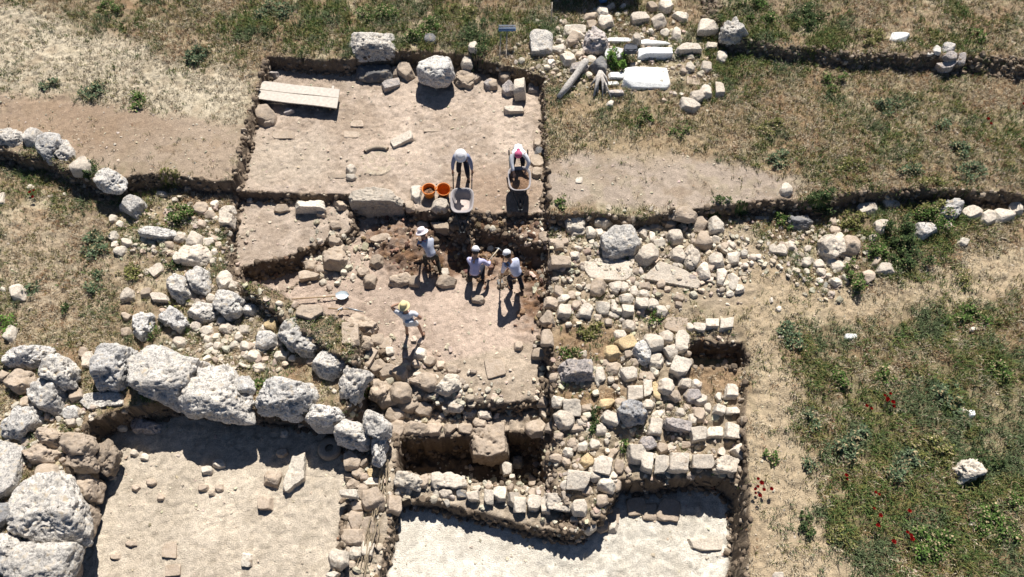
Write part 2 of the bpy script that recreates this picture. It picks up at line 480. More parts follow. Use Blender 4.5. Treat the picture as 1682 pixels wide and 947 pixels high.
path_r = np.maximum(pmask([(1226, 470), (1290, 470), (1290, 560), (1318, 650), (1322, 730), (1352, 800), (1372, 870), (1420, 970), (1226, 1200)], .5, -.5), .9 * pmask([(1130, 480), (1240, 395), (1330, 470), (1450, 468), (1560, 425), (1700, 395), (1900, 390), (1900, 465), (1700, 478), (1560, 500), (1400, 520), (1290, 520), (1220, 540)], .5, -.5))
C = mixc(C, (.46, .36, .235), path_r * .85)
scrubby = blob(1040, 205, 170, 50, .4, 71) * (1 - DUG)
C = mixc(C, (.38, .29, .175), scrubby * .6)
C = mixc(C, (.42, .335, .23), blob(90, 440, 150, 90, .4, 72) * .75)
rub = np.clip(ZONE['rubble_room'] + blob(1060, 430, 180, 90, .3, 73) * ZONE['right_low'], 0, 1)
C = mixc(C, (.40, .32, .225), rub * (.6 + .4 * g2))
C = mixc(C, (.30, .19, .10), np.clip(blob(965, 560, 70, 32, .4, 74) + blob(970, 660, 60, 26, .4, 75) + blob(1175, 625, 50, 30, .4, 76), 0, 1) * .75)
C = mixc(C, (.36, .285, .20), blob(390, 545, 140, 70, .4, 77) * .7)
def floor(name, col, dirt, amt=.5):
    global C
    w = ZONE[name]
    cc = np.zeros_like(C) + np.array(col)
    cc = mixc(cc, dirt, sstep(.42, .62, g2) * amt)
    cc = mixc(cc, tuple(c * .84 for c in dirt), sstep(.56, .64, fbm2(XX * 3.4, YY * 3.4, 57, 5)) * .5)
    cc = mixc(cc, tuple(min(.9, c * 1.22) for c in col), sstep(.58, .66, fbm2(XX * 4.1 + 7, YY * 4.1, 58, 5)) * .45)
    cc = mixc(cc, tuple(min(1, c * 1.18) for c in col), sstep(.5, .68, g1) * .6)
    cc = mixc(cc, tuple(c * .72 for c in dirt), sstep(.58, .72, g3) * .45)
    C = C * (1 - w[..., None]) + cc * w[..., None]
floor('trench', (.49, .392, .305), (.395, .305, .225), .65)
floor('low_step', (.49, .395, .308), (.405, .315, .235), .65)
floor('work_floor', (.49, .38, .295), (.41, .31, .235))
floor('mid_ground', (.44, .355, .265), (.34, .265, .19), .7)
floor('lower_ledge', (.44, .355, .265), (.34, .265, .19), .7)
floor('wall_foot', (.46, .38, .285), (.36, .285, .2), .7)
floor('cistern', (.15, .112, .077), (.11, .083, .057))  # earth colour taken darker to deepen the shade inside the pit
floor('left_pit', (.57, .485, .375), (.50, .42, .315), .4)
floor('pale_pit', (.66, .605, .505), (.60, .535, .43), .4)
floor('slit', (.30, .25, .17), (.2, .2, .1))
C = mixc(C, (.36, .27, .19), blob(580, 205, 60, 30, .5, 80) * ZONE['trench'] * .5)
C = mixc(C, (.36, .25, .17), blob(810, 318, 70, 36, .5, 81) * ZONE['trench'] * .65)
C = mixc(C, (.55, .46, .35), blob(470, 260, 90, 40, .5, 82) * ZONE['trench'] * .5)
C = mixc(C, (.17, .098, .058), dark_soil * (.55 + .45 * sstep(.35, .6, g2)))
C = mixc(C, (.27, .15, .075), dark_soil * sstep(.52, .66, g3) * .6)
C = mixc(C, (.155, .115, .08), FACE * .88)  # brown cut earth, darkened further so the faces look deeper in shadow
C *= (0.86 + .28 * fbm2(XX * 11, YY * 11, 55, 3))[..., None]
C *= (0.9 + .2 * g1)[..., None]

# cut faces: crumbled sideways, with uneven layers of earth
gy_, gx_ = np.gradient(Z, GY, GX)
STEEP = sstep(.8, 2.2, np.hypot(gx_, gy_)) * (np.abs(XX) < 21.1)
q3 = np.stack([XX.ravel(), YY.ravel(), Z.ravel() * 1.6], -1)
sel = STEEP.ravel() > .01
jx = np.zeros(NX * NY); jy = np.zeros(NX * NY); lay = np.ones(NX * NY)
jx[sel] = (fbm3(q3[sel], 4.5, 71, 4) - .5) * .22 * STEEP.ravel()[sel]; jy[sel] = (fbm3(q3[sel] + 31, 4.5, 72, 4) - .5) * .22 * STEEP.ravel()[sel]
qz = q3[sel] * np.array([.6, .6, 3.0]); lay[sel] = 1 + (fbm3(qz, 2.6, 73, 4) - .5) * 1.3 * STEEP.ravel()[sel]
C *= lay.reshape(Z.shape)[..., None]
idx = np.arange(NX * NY).reshape(NY, NX)
quads = np.stack([idx[:-1, :-1], idx[:-1, 1:], idx[1:, 1:], idx[1:, :-1]], -1).reshape(-1, 4)
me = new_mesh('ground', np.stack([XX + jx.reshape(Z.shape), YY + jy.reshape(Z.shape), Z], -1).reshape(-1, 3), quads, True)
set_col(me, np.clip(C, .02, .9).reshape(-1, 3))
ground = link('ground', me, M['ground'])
tag(ground, kind='structure')

# ------------------------------------------------------------------ stones
def cube_dirs(n):
    t = np.linspace(-1, 1, n + 1)
    vs = []; fs = []; off = 0
    idm = {}
    for ax in range(3):
        for sg in (-1, 1):
            U, V = np.meshgrid(t, t)
            p = np.zeros(((n + 1) ** 2, 3)); p[:, ax] = sg; p[:, (ax + 1) % 3] = U.ravel() * sg; p[:, (ax + 2) % 3] = V.ravel()
            ids = []
            for q in p:
                k = tuple(np.round(q * n * 4).astype(int))
                if k not in idm: idm[k] = len(vs); vs.append(q)
                ids.append(idm[k])
            I = np.array(ids).reshape(n + 1, n + 1)
            fs.append(np.stack([I[:-1, :-1], I[:-1, 1:], I[1:, 1:], I[1:, :-1]], -1).reshape(-1, 4))
    return np.array(vs), np.concatenate(fs)

_CD = {}
def cdirs(n):
    if n not in _CD: _CD[n] = cube_dirs(n)
    return _CD[n]

def hull(P):
    P = sorted(map(tuple, P))
    def half(pts):
        h = []
        for p in pts:
            while len(h) > 1 and (h[-1][0] - h[-2][0]) * (p[1] - h[-2][1]) - (h[-1][1] - h[-2][1]) * (p[0] - h[-2][0]) <= 0: h.pop()
            h.append(p)
        return h
    a = half(P); b = half(P[::-1])
    return np.array(a[:-1] + b[:-1])

def rock_verts(P, H, seed, res, shape, rough):
    """P: outline (n,2) round its centre, H: height.  Planes of the outline, a top and chips make the body, noise wears it."""
    rng = np.random.RandomState(seed)
    P = hull(P)
    a = np.abs(P[:, 0]).max(); b = np.abs(P[:, 1]).max(); h = H / 2
    q, f = cdirs(res)
    q = q * np.array([a, b, h]); d = q / np.linalg.norm(q, axis=1)[:, None]
    pl = []
    n = len(P)
    block = shape in 'ks'
    for i in range(n):
        x0, y0 = P[i]; x1, y1 = P[(i + 1) % n]
        nx, ny = y1 - y0, -(x1 - x0); L = math.hypot(nx, ny)
        if L < 1e-5: continue
        nx /= L; ny /= L
        c = max(nx * x0 + ny * y0, .02)
        t = rng.uniform(-.04, .12) if block else rng.uniform(.0, .38)
        c2 = c * math.cos(t) + (0 if block else rng.uniform(0, .12) * min(a, b))
        pl.append((nx * math.cos(t), ny * math.cos(t), math.sin(t), c2))
        if not block:
            pl.append((nx * .8, ny * .8, -.6, c * .8 + h * .45))
    tx, ty = rng.normal(0, .05 if block else .14, 2)
    k = math.sqrt(1 + tx * tx + ty * ty)
    pl.append((tx / k, ty / k, 1 / k, h)); pl.append((0, 0, -1, h))
    for _ in range(5 if block else 11):
        ph = rng.uniform(0, 2 * math.pi); el = rng.uniform(.25, 1.2)
        nn = np.array([math.cos(ph) * math.cos(el), math.sin(ph) * math.cos(el), math.sin(el)])
        sup = abs(nn[0]) * a * .85 + abs(nn[1]) * b * .85 + nn[2] * h
        pl.append((*nn, sup * (rng.uniform(.80, .98) if block else rng.uniform(.66, .92))))
    pl = np.array(pl)
    p = 34.0 if block else 30.0
    s = np.maximum(d @ pl[:, :3].T, 0) / pl[:, 3]
    r = (s ** p).sum(1) ** (-1 / p)
    v = d * r[:, None]
    sz = (a * b * h) ** (1 / 3)
    m = min(a, b, h * 1.3)
    off = rng.uniform(0, 50, 3)
    f1 = .55 / max(sz, .03)
    disp = (fbm3(v + off, f1 * 1.3, seed % 97, 3) - .5) * m * .60 * rough
    disp += (fbm3(v + off, f1 * 4.5, seed % 89 + 7, 3) - .5) * m * .22 * rough
    if res >= 22:
        nz = fbm3(v + off, 5.5, seed % 83 + 3, 4)
        disp -= np.clip(nz - .51, 0, .22) * .52 * rough * min(1, m / .3)
        nz = fbm3(v + off, 13.0, seed % 79 + 3, 3)
        disp -= np.clip(nz - .53, 0, .2) * .34 * rough * min(1, m / .3)
    v = v + d * disp[:, None]
    v[:, 2] += h
    return v, f

SMALL = []
SMALL_AREA = 245.0
ORD = ['first', 'second', 'third', 'fourth', 'fifth', 'sixth', 'seventh', 'eighth', 'ninth', 'tenth', 'eleventh', 'twelfth', 'thirteenth', 'fourteenth']
CWORD = {'g': 'grey-white', 'c': 'cream', 't': 'earth-stained tan', 'y': 'yellowish', 'm': 'white marble', 'p': 'pinkish grey', 'd': 'dark grey'}
SHW = {'b': ('boulder', 'boulder'), 'k': ('stone_block', 'block'), 's': ('flat_stone', 'slab'), 'r': ('stone', 'stone')}
SEED = [100]

def one_stone(code, poly, H=None, z0=None, top=False, label=None, group=None, sink=.26, tone=1.0):
    """poly: outline in photo pixels."""
    SEED[0] += 1
    seed = SEED[0]
    rng = np.random.RandomState(seed)
    colour, shape = code[0], (code[1] if len(code) > 1 else 'r')
    P = np.array(poly, float)
    if shape == 'b': P = P.mean(0) + (P - P.mean(0)) * (1.11 if (P.max(0) - P.min(0)).max() > 95 else 1.06)
    c = (P.min(0) + P.max(0)) / 2; ext = P.max(0) - P.min(0)
    g0 = hit(c[0], c[1] + ext[1] * .18)
    sc0 = F / ((g0[1] - CAM[1]) * st - (g0[2] - CAM[2]) * ct)
    if H is None:
        mn = min(ext) / sc0
        H = {'s': .22, 'k': .62, 'b': .75, 'r': .72}[shape] * mn
        H = max(H, .05)
    elif shape == 'b': H = H * 1.25
    base = (g0[2] - sink * H) if z0 is None else z0
    if shape == 's' and z0 is None: base = g0[2] - H * .35
    H2 = H
    if top:
        w = W(P[:, 0], P[:, 1], base + H)
    else:
        w = W(P[:, 0], P[:, 1], base + H * .5)
    xy = w[:, :2]
    lo = xy.min(0); hi = xy.max(0); cc = (lo + hi) / 2
    if not top:
        E = hi[1] - lo[1]; hv = H * view_tan(c[1])
        D = E - .75 * hv if shape in 'ks' else math.sqrt(max(E * E - (.8 * hv) ** 2, 0))
        D = max(D, .5 * E)
        xy = xy.copy(); xy[:, 1] = cc[1] + (xy[:, 1] - cc[1]) * D / E
    rel = xy - cc
    big = max(ext) * .61
    res = 44 if max(ext) > 70 else 30 if max(ext) > 42 else 16 if max(ext) > 22 else 10
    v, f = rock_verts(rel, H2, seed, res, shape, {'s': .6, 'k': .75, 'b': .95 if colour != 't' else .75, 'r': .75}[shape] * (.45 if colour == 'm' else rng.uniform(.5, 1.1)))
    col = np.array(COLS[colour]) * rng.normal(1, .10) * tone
    if colour in 'gc':
        other = np.array(COLS['c' if colour == 'g' else 't']); k_ = rng.uniform(0, .6 if colour == 'g' else .5) ** 1.3; col = col * (1 - k_) + other * k_
    if shape == 'r' and ext[0] * ext[1] < SMALL_AREA:      # the smallest of the stones go into one heap of small stones
        SMALL.append((v + np.array([cc[0], cc[1], base]), f, col)); return None
    name, cat = SHW[shape]
    me = new_mesh(name, v, f, res >= 30)
    o = link(name, me, M[MATOF[colour]], None, (cc[0], cc[1], base))
    if shape != 's' and max(ext) < 60: o.rotation_euler = (rng.normal(0, .14), rng.normal(0, .14), rng.normal(0, .05))
    o.color = (*np.clip(col, .02, .9), 1)
    tag(o, label, cat, group)
    return o

def quad_of(cx, cy, w, h, ang, seed, shape):
    rng = np.random.RandomState(seed * 7 + 1)
    a = math.radians(ang); ca, sa = math.cos(a), math.sin(a)
    if shape in 'ks':
        t = [(-1, -1), (1, -1), (1, 1), (-1, 1)]; cut = rng.randint(0, 7); q = []
        for i, (x, y) in enumerate(t):
            a1, b1 = rng.uniform(.74, 1.06), rng.uniform(.74, 1.06)
            if i == cut: q += [(x * a1, y * rng.uniform(.2, .6)), (x * rng.uniform(.2, .6), y * b1)]
            else: q.append((x * a1, y * b1))
    else:
        n = rng.randint(5, 8); ph = rng.uniform(0, 1)
        q = []
        for i in range(n):
            tt = 2 * math.pi * (i + ph + rng.uniform(-.36, .36)) / n
            e = 2.0 / rng.uniform(1.9, 3.6)
            cs, sn = math.cos(tt), math.sin(tt)
            q.append((math.copysign(abs(cs) ** e, cs) * rng.uniform(.92, 1.14), math.copysign(abs(sn) ** e, sn) * rng.uniform(.92, 1.14)))
    return [(cx + (x * ca * w - y * sa * h) / 2, cy + (x * sa * w + y * ca * h) / 2) for x, y in q]

def row(ox, oy, phrase, stones, z=None, axis='x', group=None, k=2.959):
    """A handful of neighbouring stones, read off an enlargement of the photo whose corner is at ox, oy."""
    items = []
    for s in stones:
        s = list(s); code = s[0]; opt = {}
        if isinstance(s[-1], dict): opt = s.pop()
        if isinstance(s[1], (list, tuple)):
            poly = [(ox + x / k, oy + y / k) for x, y in s[1]]
        else:
            X, Y, w, h = s[1:5]; ang = s[5] if len(s) > 5 else 0
            poly = quad_of(ox + X / k, oy + Y / k, w * 1.1 / k, h * 1.1 / k, ang, int(X * 3 + Y * 5), code[1] if len(code) > 1 else 'r')
        P = np.array(poly); c = (P.min(0) + P.max(0)) / 2; e = P.max(0) - P.min(0)
        items.append((code, poly, c, e, opt))
    ax = 0 if axis == 'x' else 1
    order = sorted(range(len(items)), key=lambda i: items[i][2][ax])
    rank = {i: n for n, i in enumerate(order)}
    areas = [e[0] * e[1] for _, _, _, e, _ in items]
    side = 'left' if axis == 'x' else 'top'
    for i, (code, poly, c, e, opt) in enumerate(items):
        opt = dict(opt)
        noun = SHW[code[1] if len(code) > 1 else 'r'][1]
        if noun not in ('stone',): noun = {'boulder': 'boulder', 'block': 'squared block', 'slab': 'flat slab'}[noun]
        size = ''
        if len(items) > 2:
            if areas[i] == max(areas): size = 'largest '
            elif areas[i] == min(areas): size = 'smallest '
        lab = opt.pop('label', None)
        if lab is None:
            if len(items) == 1:
                lab = f"{CWORD[code[0]]} {noun} {phrase}"
            else:
                pos = 'rightmost' if (rank[i] == len(items) - 1 and ax == 0) else 'leftmost' if (rank[i] == 0 and ax == 0) else 'topmost' if rank[i] == 0 else 'lowest' if rank[i] == len(items) - 1 else f"{ORD[rank[i]]} from the {side}"
                lab = f"{size}{CWORD[code[0]]} {noun}, {pos} {phrase}"
        if z is not None and 'z0' not in opt: opt['z0'] = z
        one_stone(code, poly, label=lab, group=(group or ('stones ' + phrase if len(items) > 1 else None)), **opt)

T1 = (780, 280); T2 = (820, 560); T3 = (800, 0); T4 = (1240, 0); T5 = (1240, 280); T6 = (1240, 627)
TB = (420, 0); TP = (0, 200); TW = (360, 280); TQ = (0, 440); TM = (400, 480); TS = (420, 627); TV = (0, 627)

# -- rubble room: rows from the terrace edge down
row(*T1, 'in the row under the terrace edge', [
    ('c', 478, 262, 125, 80), ('c', 495, 302, 64, 30), ('c', 625, 245, 84, 66), ('c', 562, 300, 55, 58), ('c', 606, 304, 40, 34),
    ('t', 1015, 212, 115, 62), ('t', 1092, 258, 72, 74), ('c', 1165, 268, 94, 66), ('t', 945, 255, 60, 40)])
row(*T1, 'round the big grey boulder of the rubble', [
    ('gb', [(612, 340), (660, 300), (735, 268), (770, 280), (800, 355), (770, 395), (655, 425), (630, 400)], {'label': 'big weathered grey boulder lying in the rubble below the terrace', 'H': .55}),
    ('c', 815, 310, 48, 54), ('t', 870, 275, 74, 32), ('c', 975, 315, 78, 68), ('c', 860, 322, 34, 50), ('c', 900, 348, 60, 44), ('t', 735, 250, 50, 30),
    ('c', [(775, 450), (800, 395), (860, 360), (890, 385), (880, 430), (830, 462)], {'label': 'tan rounded boulder leaning below the big grey rubble boulder'})])
row(*T1, 'of the heap on the rubble\'s right', [
    ('c', 985, 410, 62, 66), ('c', 1055, 425, 78, 108, -14), ('c', 1110, 492, 62, 74, -20), ('t', 1110, 345, 84, 86), ('c', 1165, 335, 54, 38), ('c', 1172, 440, 74, 64), ('c', 1255, 425, 64, 54), ('t', 1212, 370, 40, 36)])
row(*T1, 'of the upright stones beyond the heap', [
    ('c', 1195, 512, 54, 88, 8), ('c', 1245, 540, 58, 82, -12), ('c', 1240, 597, 44, 28), ('c', 1287, 575, 44, 46), ('t', 1150, 470, 40, 40)])
row(*T1, 'west of the rubble room', [
    ('tk', [(355, 408), (462, 400), (464, 450), (356, 455)], {'top': True, 'H': .42, 'label': 'squared tan block with a dark front at the trench edge'}),
    ('c', 486, 412, 48, 38), ('t', 410, 366, 48, 44), ('t', 380, 345, 34, 32), ('t', 340, 330, 64, 66), ('t', 440, 345, 36, 30)])
row(*T1, 'set flat in the middle of the rubble', [
    ('cs', [(510, 445), (620, 418), (760, 438), (800, 520), (760, 545), (560, 532)], {'H': .12}),
    ('cs', [(895, 440), (1010, 480), (1115, 550), (1090, 582), (810, 528)], {'H': .14})])
row(*T1, 'of the loose stones behind the low wall', [
    ('t', 600, 568, 78, 70), ('c', 683, 572, 64, 64), ('c', 728, 568, 40, 44), ('c', 772, 585, 44, 44), ('c', 820, 603, 60, 44), ('t', 905, 550, 38, 42), ('t', 935, 576, 34, 30), ('t', 828, 560, 54, 34)])
row(*T1, 'of the low wall\'s left half', [
    ('t', 408, 585, 44, 60), ('c', 430, 625, 64, 42), ('t', 470, 605, 38, 40), ('t', 490, 652, 38, 40), ('ck', 426, 688, 66, 86, 0, {'H': .34}), ('c', 540, 686, 82, 64), ('ck', 612, 656, 62, 84, 0, {'H': .34}), ('t', 520, 645, 36, 30)])
row(*T1, 'of the low wall\'s right half', [
    ('c', 680, 665, 38, 44), ('c', 674, 700, 54, 38), ('c', 736, 626, 58, 48), ('ck', 740, 687, 62, 64, 0, {'H': .34}), ('ck', 804, 652, 68, 74, 0, {'H': .36}), ('c', 862, 655, 54, 44), ('c', 902, 686, 60, 50), ('t', 992, 615, 48, 36), ('t', 990, 652, 34, 30)])
row(*T1, 'in the clump south of the low wall', [
    ('c', 740, 758, 54, 48), ('c', 706, 800, 50, 50), ('yk', 732, 838, 98, 62, -25, {'H': .2}), ('y', 665, 890, 80, 64), ('t', 738, 890, 38, 42), ('t', 768, 880, 34, 52)])
row(*T1, 'at the rubble room\'s upper corner', [
    ('c', 865, 835, 94, 90), ('c', 930, 808, 70, 62), ('ck', 998, 840, 66, 116, 6), ('c', 950, 880, 80, 70), ('g', 816, 885, 82, 106), ('c', 885, 922, 62, 62), ('ts', 975, 752, 104, 84), ('c', 995, 930, 54, 46)])
row(*T1, 'along the kerb above the slit trench', [
    ('c', 1045, 760, 34, 44), ('ck', 1095, 765, 54, 50), ('ck', 1150, 746, 70, 60, 4), ('ck', 1222, 752, 64, 64, -4)])
row(*T1, 'down the work floor\'s right edge', [
    ('t', 365, 648, 74, 54), ('t', 357, 722, 64, 64), ('tk', 355, 815, 58, 90), ('t', 313, 890, 70, 54), ('t', 212, 850, 38, 40)], axis='y')
# -- rubble room, second sheet
row(*T2, 'round the long pinkish grey block', [
    ('pb', [(285, 105), (320, 96), (450, 95), (452, 170), (420, 190), (310, 188), (280, 150)], {'label': 'long pinkish grey block lying at the rubble room\'s left', 'H': .5}),
    ('c', 490, 162, 58, 78), ('t', 456, 166, 28, 42), ('t', 550, 130, 64, 54), ('c', 630, 160, 84, 70), ('t', 270, 180, 44, 44), ('t', 520, 105, 34, 30)])
row(*T2, 'of the pale pile right of centre', [
    ('t', 650, 100, 44, 50), ('c', 766, 95, 60, 70), ('c', 822, 105, 38, 34), ('ts', 715, 168, 96, 40), ('ck', 875, 130, 88, 98, 15), ('ck', 900, 202, 58, 58), ('c', 956, 212, 44, 54, -20)])
row(*T2, 'of the course of upright stones', [
    ('ck', 662, 245, 78, 78), ('ck', 722, 225, 42, 80), ('yk', 762, 240, 38, 114), ('c', 812, 222, 68, 70), ('t', 855, 262, 54, 54), ('p', 938, 265, 76, 64), ('c', 978, 290, 64, 50)])
row(*T2, 'beside the dark earth wall on the right', [
    ('c', 1068, 270, 34, 44), ('ck', 1125, 246, 60, 78, 2, {'H': .3}), ('ck', 1065, 335, 54, 54, 0, {'H': .28}), ('ck', 1135, 340, 74, 46, 2, {'H': .28})])
row(*T2, 'among the small stones round the grey boulder', [
    ('c', 726, 310, 48, 44), ('c', 778, 350, 48, 28), ('c', 882, 348, 54, 38), ('t', 830, 320, 34, 34), ('t', 910, 324, 30, 34), ('c', 1010, 325, 34, 44), ('t', 975, 358, 64, 62), ('c', 940, 378, 44, 54)])
row(*T2, 'in the line under the pale pile', [
    ('db', [(582, 360), (605, 318), (650, 303), (700, 318), (722, 360), (700, 402), (640, 415), (600, 400)], {'label': 'round dark grey boulder in the middle of the lower rubble', 'H': .6, 'tone': 1.5}),
    ('ck', 535, 375, 86, 58, 25), ('c', 495, 425, 54, 60), ('ck', 756, 415, 72, 98, 5, {'H': .36}), ('pk', 862, 412, 138, 66, 6, {'H': .4}), ('ck', 960, 450, 76, 82, -14), ('ck', 1045, 450, 76, 60, -4), ('ck', 1128, 436, 86, 78, 8, {'H': .34}), ('ck', 1162, 535, 78, 60, 35, {'H': .3})])
row(*T2, 'at the head of the left cobble field', [
    ('t', 215, 285, 58, 60), ('c', 286, 290, 54, 60), ('ck', 350, 320, 86, 90, -4), ('t', 425, 326, 64, 44), ('y', 515, 300, 80, 40), ('t', 590, 300, 64, 40)])
row(*T2, 'across the left cobble field', [
    ('c', 310, 380, 98, 76), ('t', 220, 345, 54, 64), ('c', 395, 395, 64, 50), ('t', 372, 426, 64, 40), ('t', 250, 426, 54, 54), ('t', 180, 430, 94, 76)])
row(*T2, 'in the scatter of cobbles', [
    ('t', 290, 460, 44, 38), ('t', 360, 502, 54, 54), ('c', 410, 512, 54, 50), ('c', 460, 506, 54, 50), ('c', 335, 540, 44, 44), ('t', 325, 582, 40, 40), ('t', 280, 570, 64, 44)])
row(*T2, 'above the big cream corner block', [
    ('y', 420, 583, 58, 64), ('ck', 505, 596, 86, 100, 14), ('c', 460, 646, 58, 80), ('t', 555, 550, 50, 54), ('t', 580, 610, 44, 64), ('ck', 385, 665, 106, 104, 3, {'H': .42})])
row(*T2, 'of the curb over the right pit', [
    ('ck', 660, 556, 86, 104, -6, {'H': .42}), ('ck', 722, 600, 60, 104, 4, {'H': .4}), ('ck', 786, 600, 70, 98, 0, {'H': .42}), ('ck', 878, 580, 100, 104, 2, {'H': .46}), ('ck', 985, 580, 112, 80, 4, {'H': .4}), ('ck', 1095, 606, 112, 88, 10, {'H': .4})])
row(*T2, 'behind the curb over the right pit', [('t', 790, 520, 64, 44), ('p', 726, 496, 84, 58), ('t', 910, 500, 60, 34)])
row(*T2, 'at the broken wall corner by the pits', [
    ('ck', [(215, 725), (345, 722), (355, 770), (340, 830), (215, 815)], {'H': .45, 'label': 'big cream block where the pale wall meets the cobbles'}),
    ('c', 525, 696, 88, 92), ('t', 570, 702, 40, 54), ('t', 420, 726, 44, 44), ('t', 500, 772, 50, 58), ('c', 392, 810, 72, 80), ('c', 376, 866, 54, 34)])
row(*T2, 'tumbled at the pit\'s rocky slope', [
    ('c', 445, 890, 54, 94, -10), ('t', 500, 896, 64, 70), ('c', 556, 906, 58, 68), ('ts', 552, 850, 66, 84), ('t', 470, 835, 50, 40)])
row(*T2, 'lying flat on the right pit floor', [('ts', 665, 806, 90, 100, 0, {'H': .16}), ('ts', 730, 832, 76, 84, 0, {'H': .16}), ('ts', 820, 822, 124, 118, 12, {'H': .16}), ('cs', 1000, 990, 180, 60, 0, {'H': .12})])
row(*T2, 'beside the dark square pit', [('t', 160, 680, 34, 48), ('t', 160, 735, 38, 44), ('c', 35, 620, 58, 64), ('t', 62, 658, 24, 20), ('d', 85, 590, 60, 60, 0, {'sink': .3})])

# -- top cluster
row(*T3, 'at the trench\'s top right corner', [
    ('gk', [(205, 138), (315, 130), (321, 228), (300, 246), (215, 242)], {'top': True, 'H': .62, 'z0': -.32, 'label': 'tall grey cut block standing at the trench top'}),
    ('ck', [(145, 370), (193, 372), (191, 438), (137, 438)], {'top': True, 'H': .52, 'z0': -.5, 'label': 'upright pale block with a dark front in the trench corner'}),
    ('p', 222, 432, 64, 44), ('ck', [(80, 512), (180, 506), (187, 535), (85, 540)], {'top': True, 'H': .22, 'label': 'long pale block lying on the trench floor near the corner'}),
    ('p', 105, 432, 58, 64), ('t', 85, 362, 56, 74), ('p', 20, 412, 60, 50)])
row(*T3, 'of the stones above the dead branch', [
    ('ck', [(365, 140), (385, 108), (485, 120), (480, 150), (370, 152)], {'top': True, 'H': .3}), ('c', 440, 166, 76, 40), ('t', 416, 188, 64, 54), ('c', 350, 240, 64, 44), ('c', 390, 290, 70, 54), ('t', 450, 265, 40, 34), ('p', 446, 330, 86, 48), ('c', 310, 310, 40, 40)])
row(*T3, 'of the knot left of the marble', [
    ('t', 500, 85, 64, 44), ('c', 560, 64, 58, 74), ('c', 576, 106, 62, 74), ('t', 508, 120, 58, 44),
    ('pb', [(480, 182), (530, 145), (575, 160), (578, 250), (520, 265), (475, 240)], {'H': .6, 'label': 'tall pinkish boulder at the left end of the marble', 'tone': 1.25}),
    ('d', [(495, 330), (530, 278), (575, 282), (572, 350), (530, 362)], {'H': .4, 'tone': 1.3}), ('c', 508, 290, 40, 34)])
row(*T3, 'of the stones behind the marble', [
    ('ck', 735, 92, 86, 64, -15), ('c', 845, 110, 66, 64), ('c', 870, 160, 46, 44), ('c', 922, 165, 46, 66), ('c', 945, 80, 88, 40), ('c', 865, 30, 60, 60), ('t', 805, 35, 50, 44), ('c', 1075, 128, 100, 72), ('g', 1200, 150, 114, 100)])
row(*T3, 'of the fallen marble', [
    ('ms', [(580, 186), (700, 182), (712, 215), (580, 226)], {'H': .26}), ('ms', [(700, 218), (770, 190), (880, 220), (900, 232), (720, 236)], {'H': .26}),
    ('mk', [(735, 226), (905, 228), (907, 262), (735, 266)], {'top': True, 'H': .42, 'label': 'long white marble beam with a grey shaded front'}),
    ('mk', [(572, 230), (664, 228), (664, 272), (580, 272)], {'top': True, 'H': .3}),
    ('ms', [(665, 332), (700, 322), (885, 322), (912, 345), (905, 400), (888, 418), (650, 416)], {'top': True, 'H': .22, 'label': 'large bright marble slab with clipped corners, nearest the camera'}),
    ('pk', [(585, 436), (670, 434), (670, 452), (600, 454)], {'top': True, 'H': .22}), ('ms', 630, 372, 84, 40, 0, {'H': .2}), ('ms', 612, 408, 66, 22, 0, {'H': .1}),
    ('c', 728, 186, 42, 42, {'sink': -.4})])
row(*T3, 'right of the marble beam', [
    ('ck', [(915, 228), (965, 200), (1045, 210), (1046, 236), (920, 242)], {'top': True, 'H': .4}), ('ck', 1085, 224, 58, 42), ('c', 1140, 272, 48, 54), ('c', 985, 325, 40, 40), ('c', 1062, 325, 54, 54), ('t', 955, 342, 34, 30)])
row(*T3, 'in the scatter below the marble', [
    ('ts', 1000, 390, 66, 64), ('c', 1062, 445, 56, 58), ('c', 1022, 470, 68, 54), ('c', 985, 512, 98, 64), ('ck', 1130, 438, 42, 76, -8, {'H': .3}), ('c', 910, 455, 20, 18), ('c', 945, 460, 24, 22), ('c', 598, 505, 36, 34)])
row(*T3, 'on the trampled terrace', [('cs', 446, 875, 40, 34)])
row(*T3, 'against the trench\'s right side', [('t', 240, 700, 34, 60), ('d', 262, 738, 74, 34), ('ts', 240, 780, 64, 60), ('t', 244, 838, 48, 56)], axis='y')
row(*T4, 'of the far right bank\'s small heap', [
    ('pk', [(880, 302), (985, 292), (962, 345), (920, 346)], {'H': .3}), ('p', 950, 272, 58, 40), ('pk', 1005, 285, 36, 58), ('g', 938, 230, 54, 48), ('g', 885, 246, 36, 34), ('g', 850, 262, 30, 22)])
row(*T4, 'lying alone in the far right grass', [('m', 705, 183, 94, 44, {'H': .2})])
# -- ditch on the right
row(*T5, 'along the right ditch bank', [
    ('c', 545, 185, 88, 58), ('c', 665, 160, 94, 40), ('g', 945, 190, 114, 84, {'H': .5}), ('c', 1060, 206, 90, 54), ('c', 1130, 228, 70, 60), ('c', 1205, 222, 90, 60), ('c', 1275, 190, 56, 54), ('c', 153, 95, 50, 52)])
row(*T5, 'among the dark ditch shrubs', [('c', 605, 276, 78, 58), ('c', 570, 328, 44, 34), ('g', 840, 288, 104, 84), ('c', 935, 268, 38, 38), ('c', 840, 258, 44, 34)])
row(*T5, 'of the stone nest left of the shrubs', [
    ('cb', [(300, 345), (330, 312), (410, 308), (430, 380), (360, 425), (312, 385)], {'H': .45}), ('t', 460, 365, 84, 100), ('c', 370, 446, 60, 36), ('c', 405, 470, 74, 54), ('c', 308, 455, 56, 40), ('c', 246, 446, 50, 40), ('t', 380, 250, 40, 36), ('t', 388, 290, 44, 38)])
row(*T5, 'at the foot of the stone nest', [('c', 320, 495, 38, 44), ('c', 315, 535, 36, 30), ('c', 390, 540, 58, 44), ('c', 355, 510, 36, 26)])
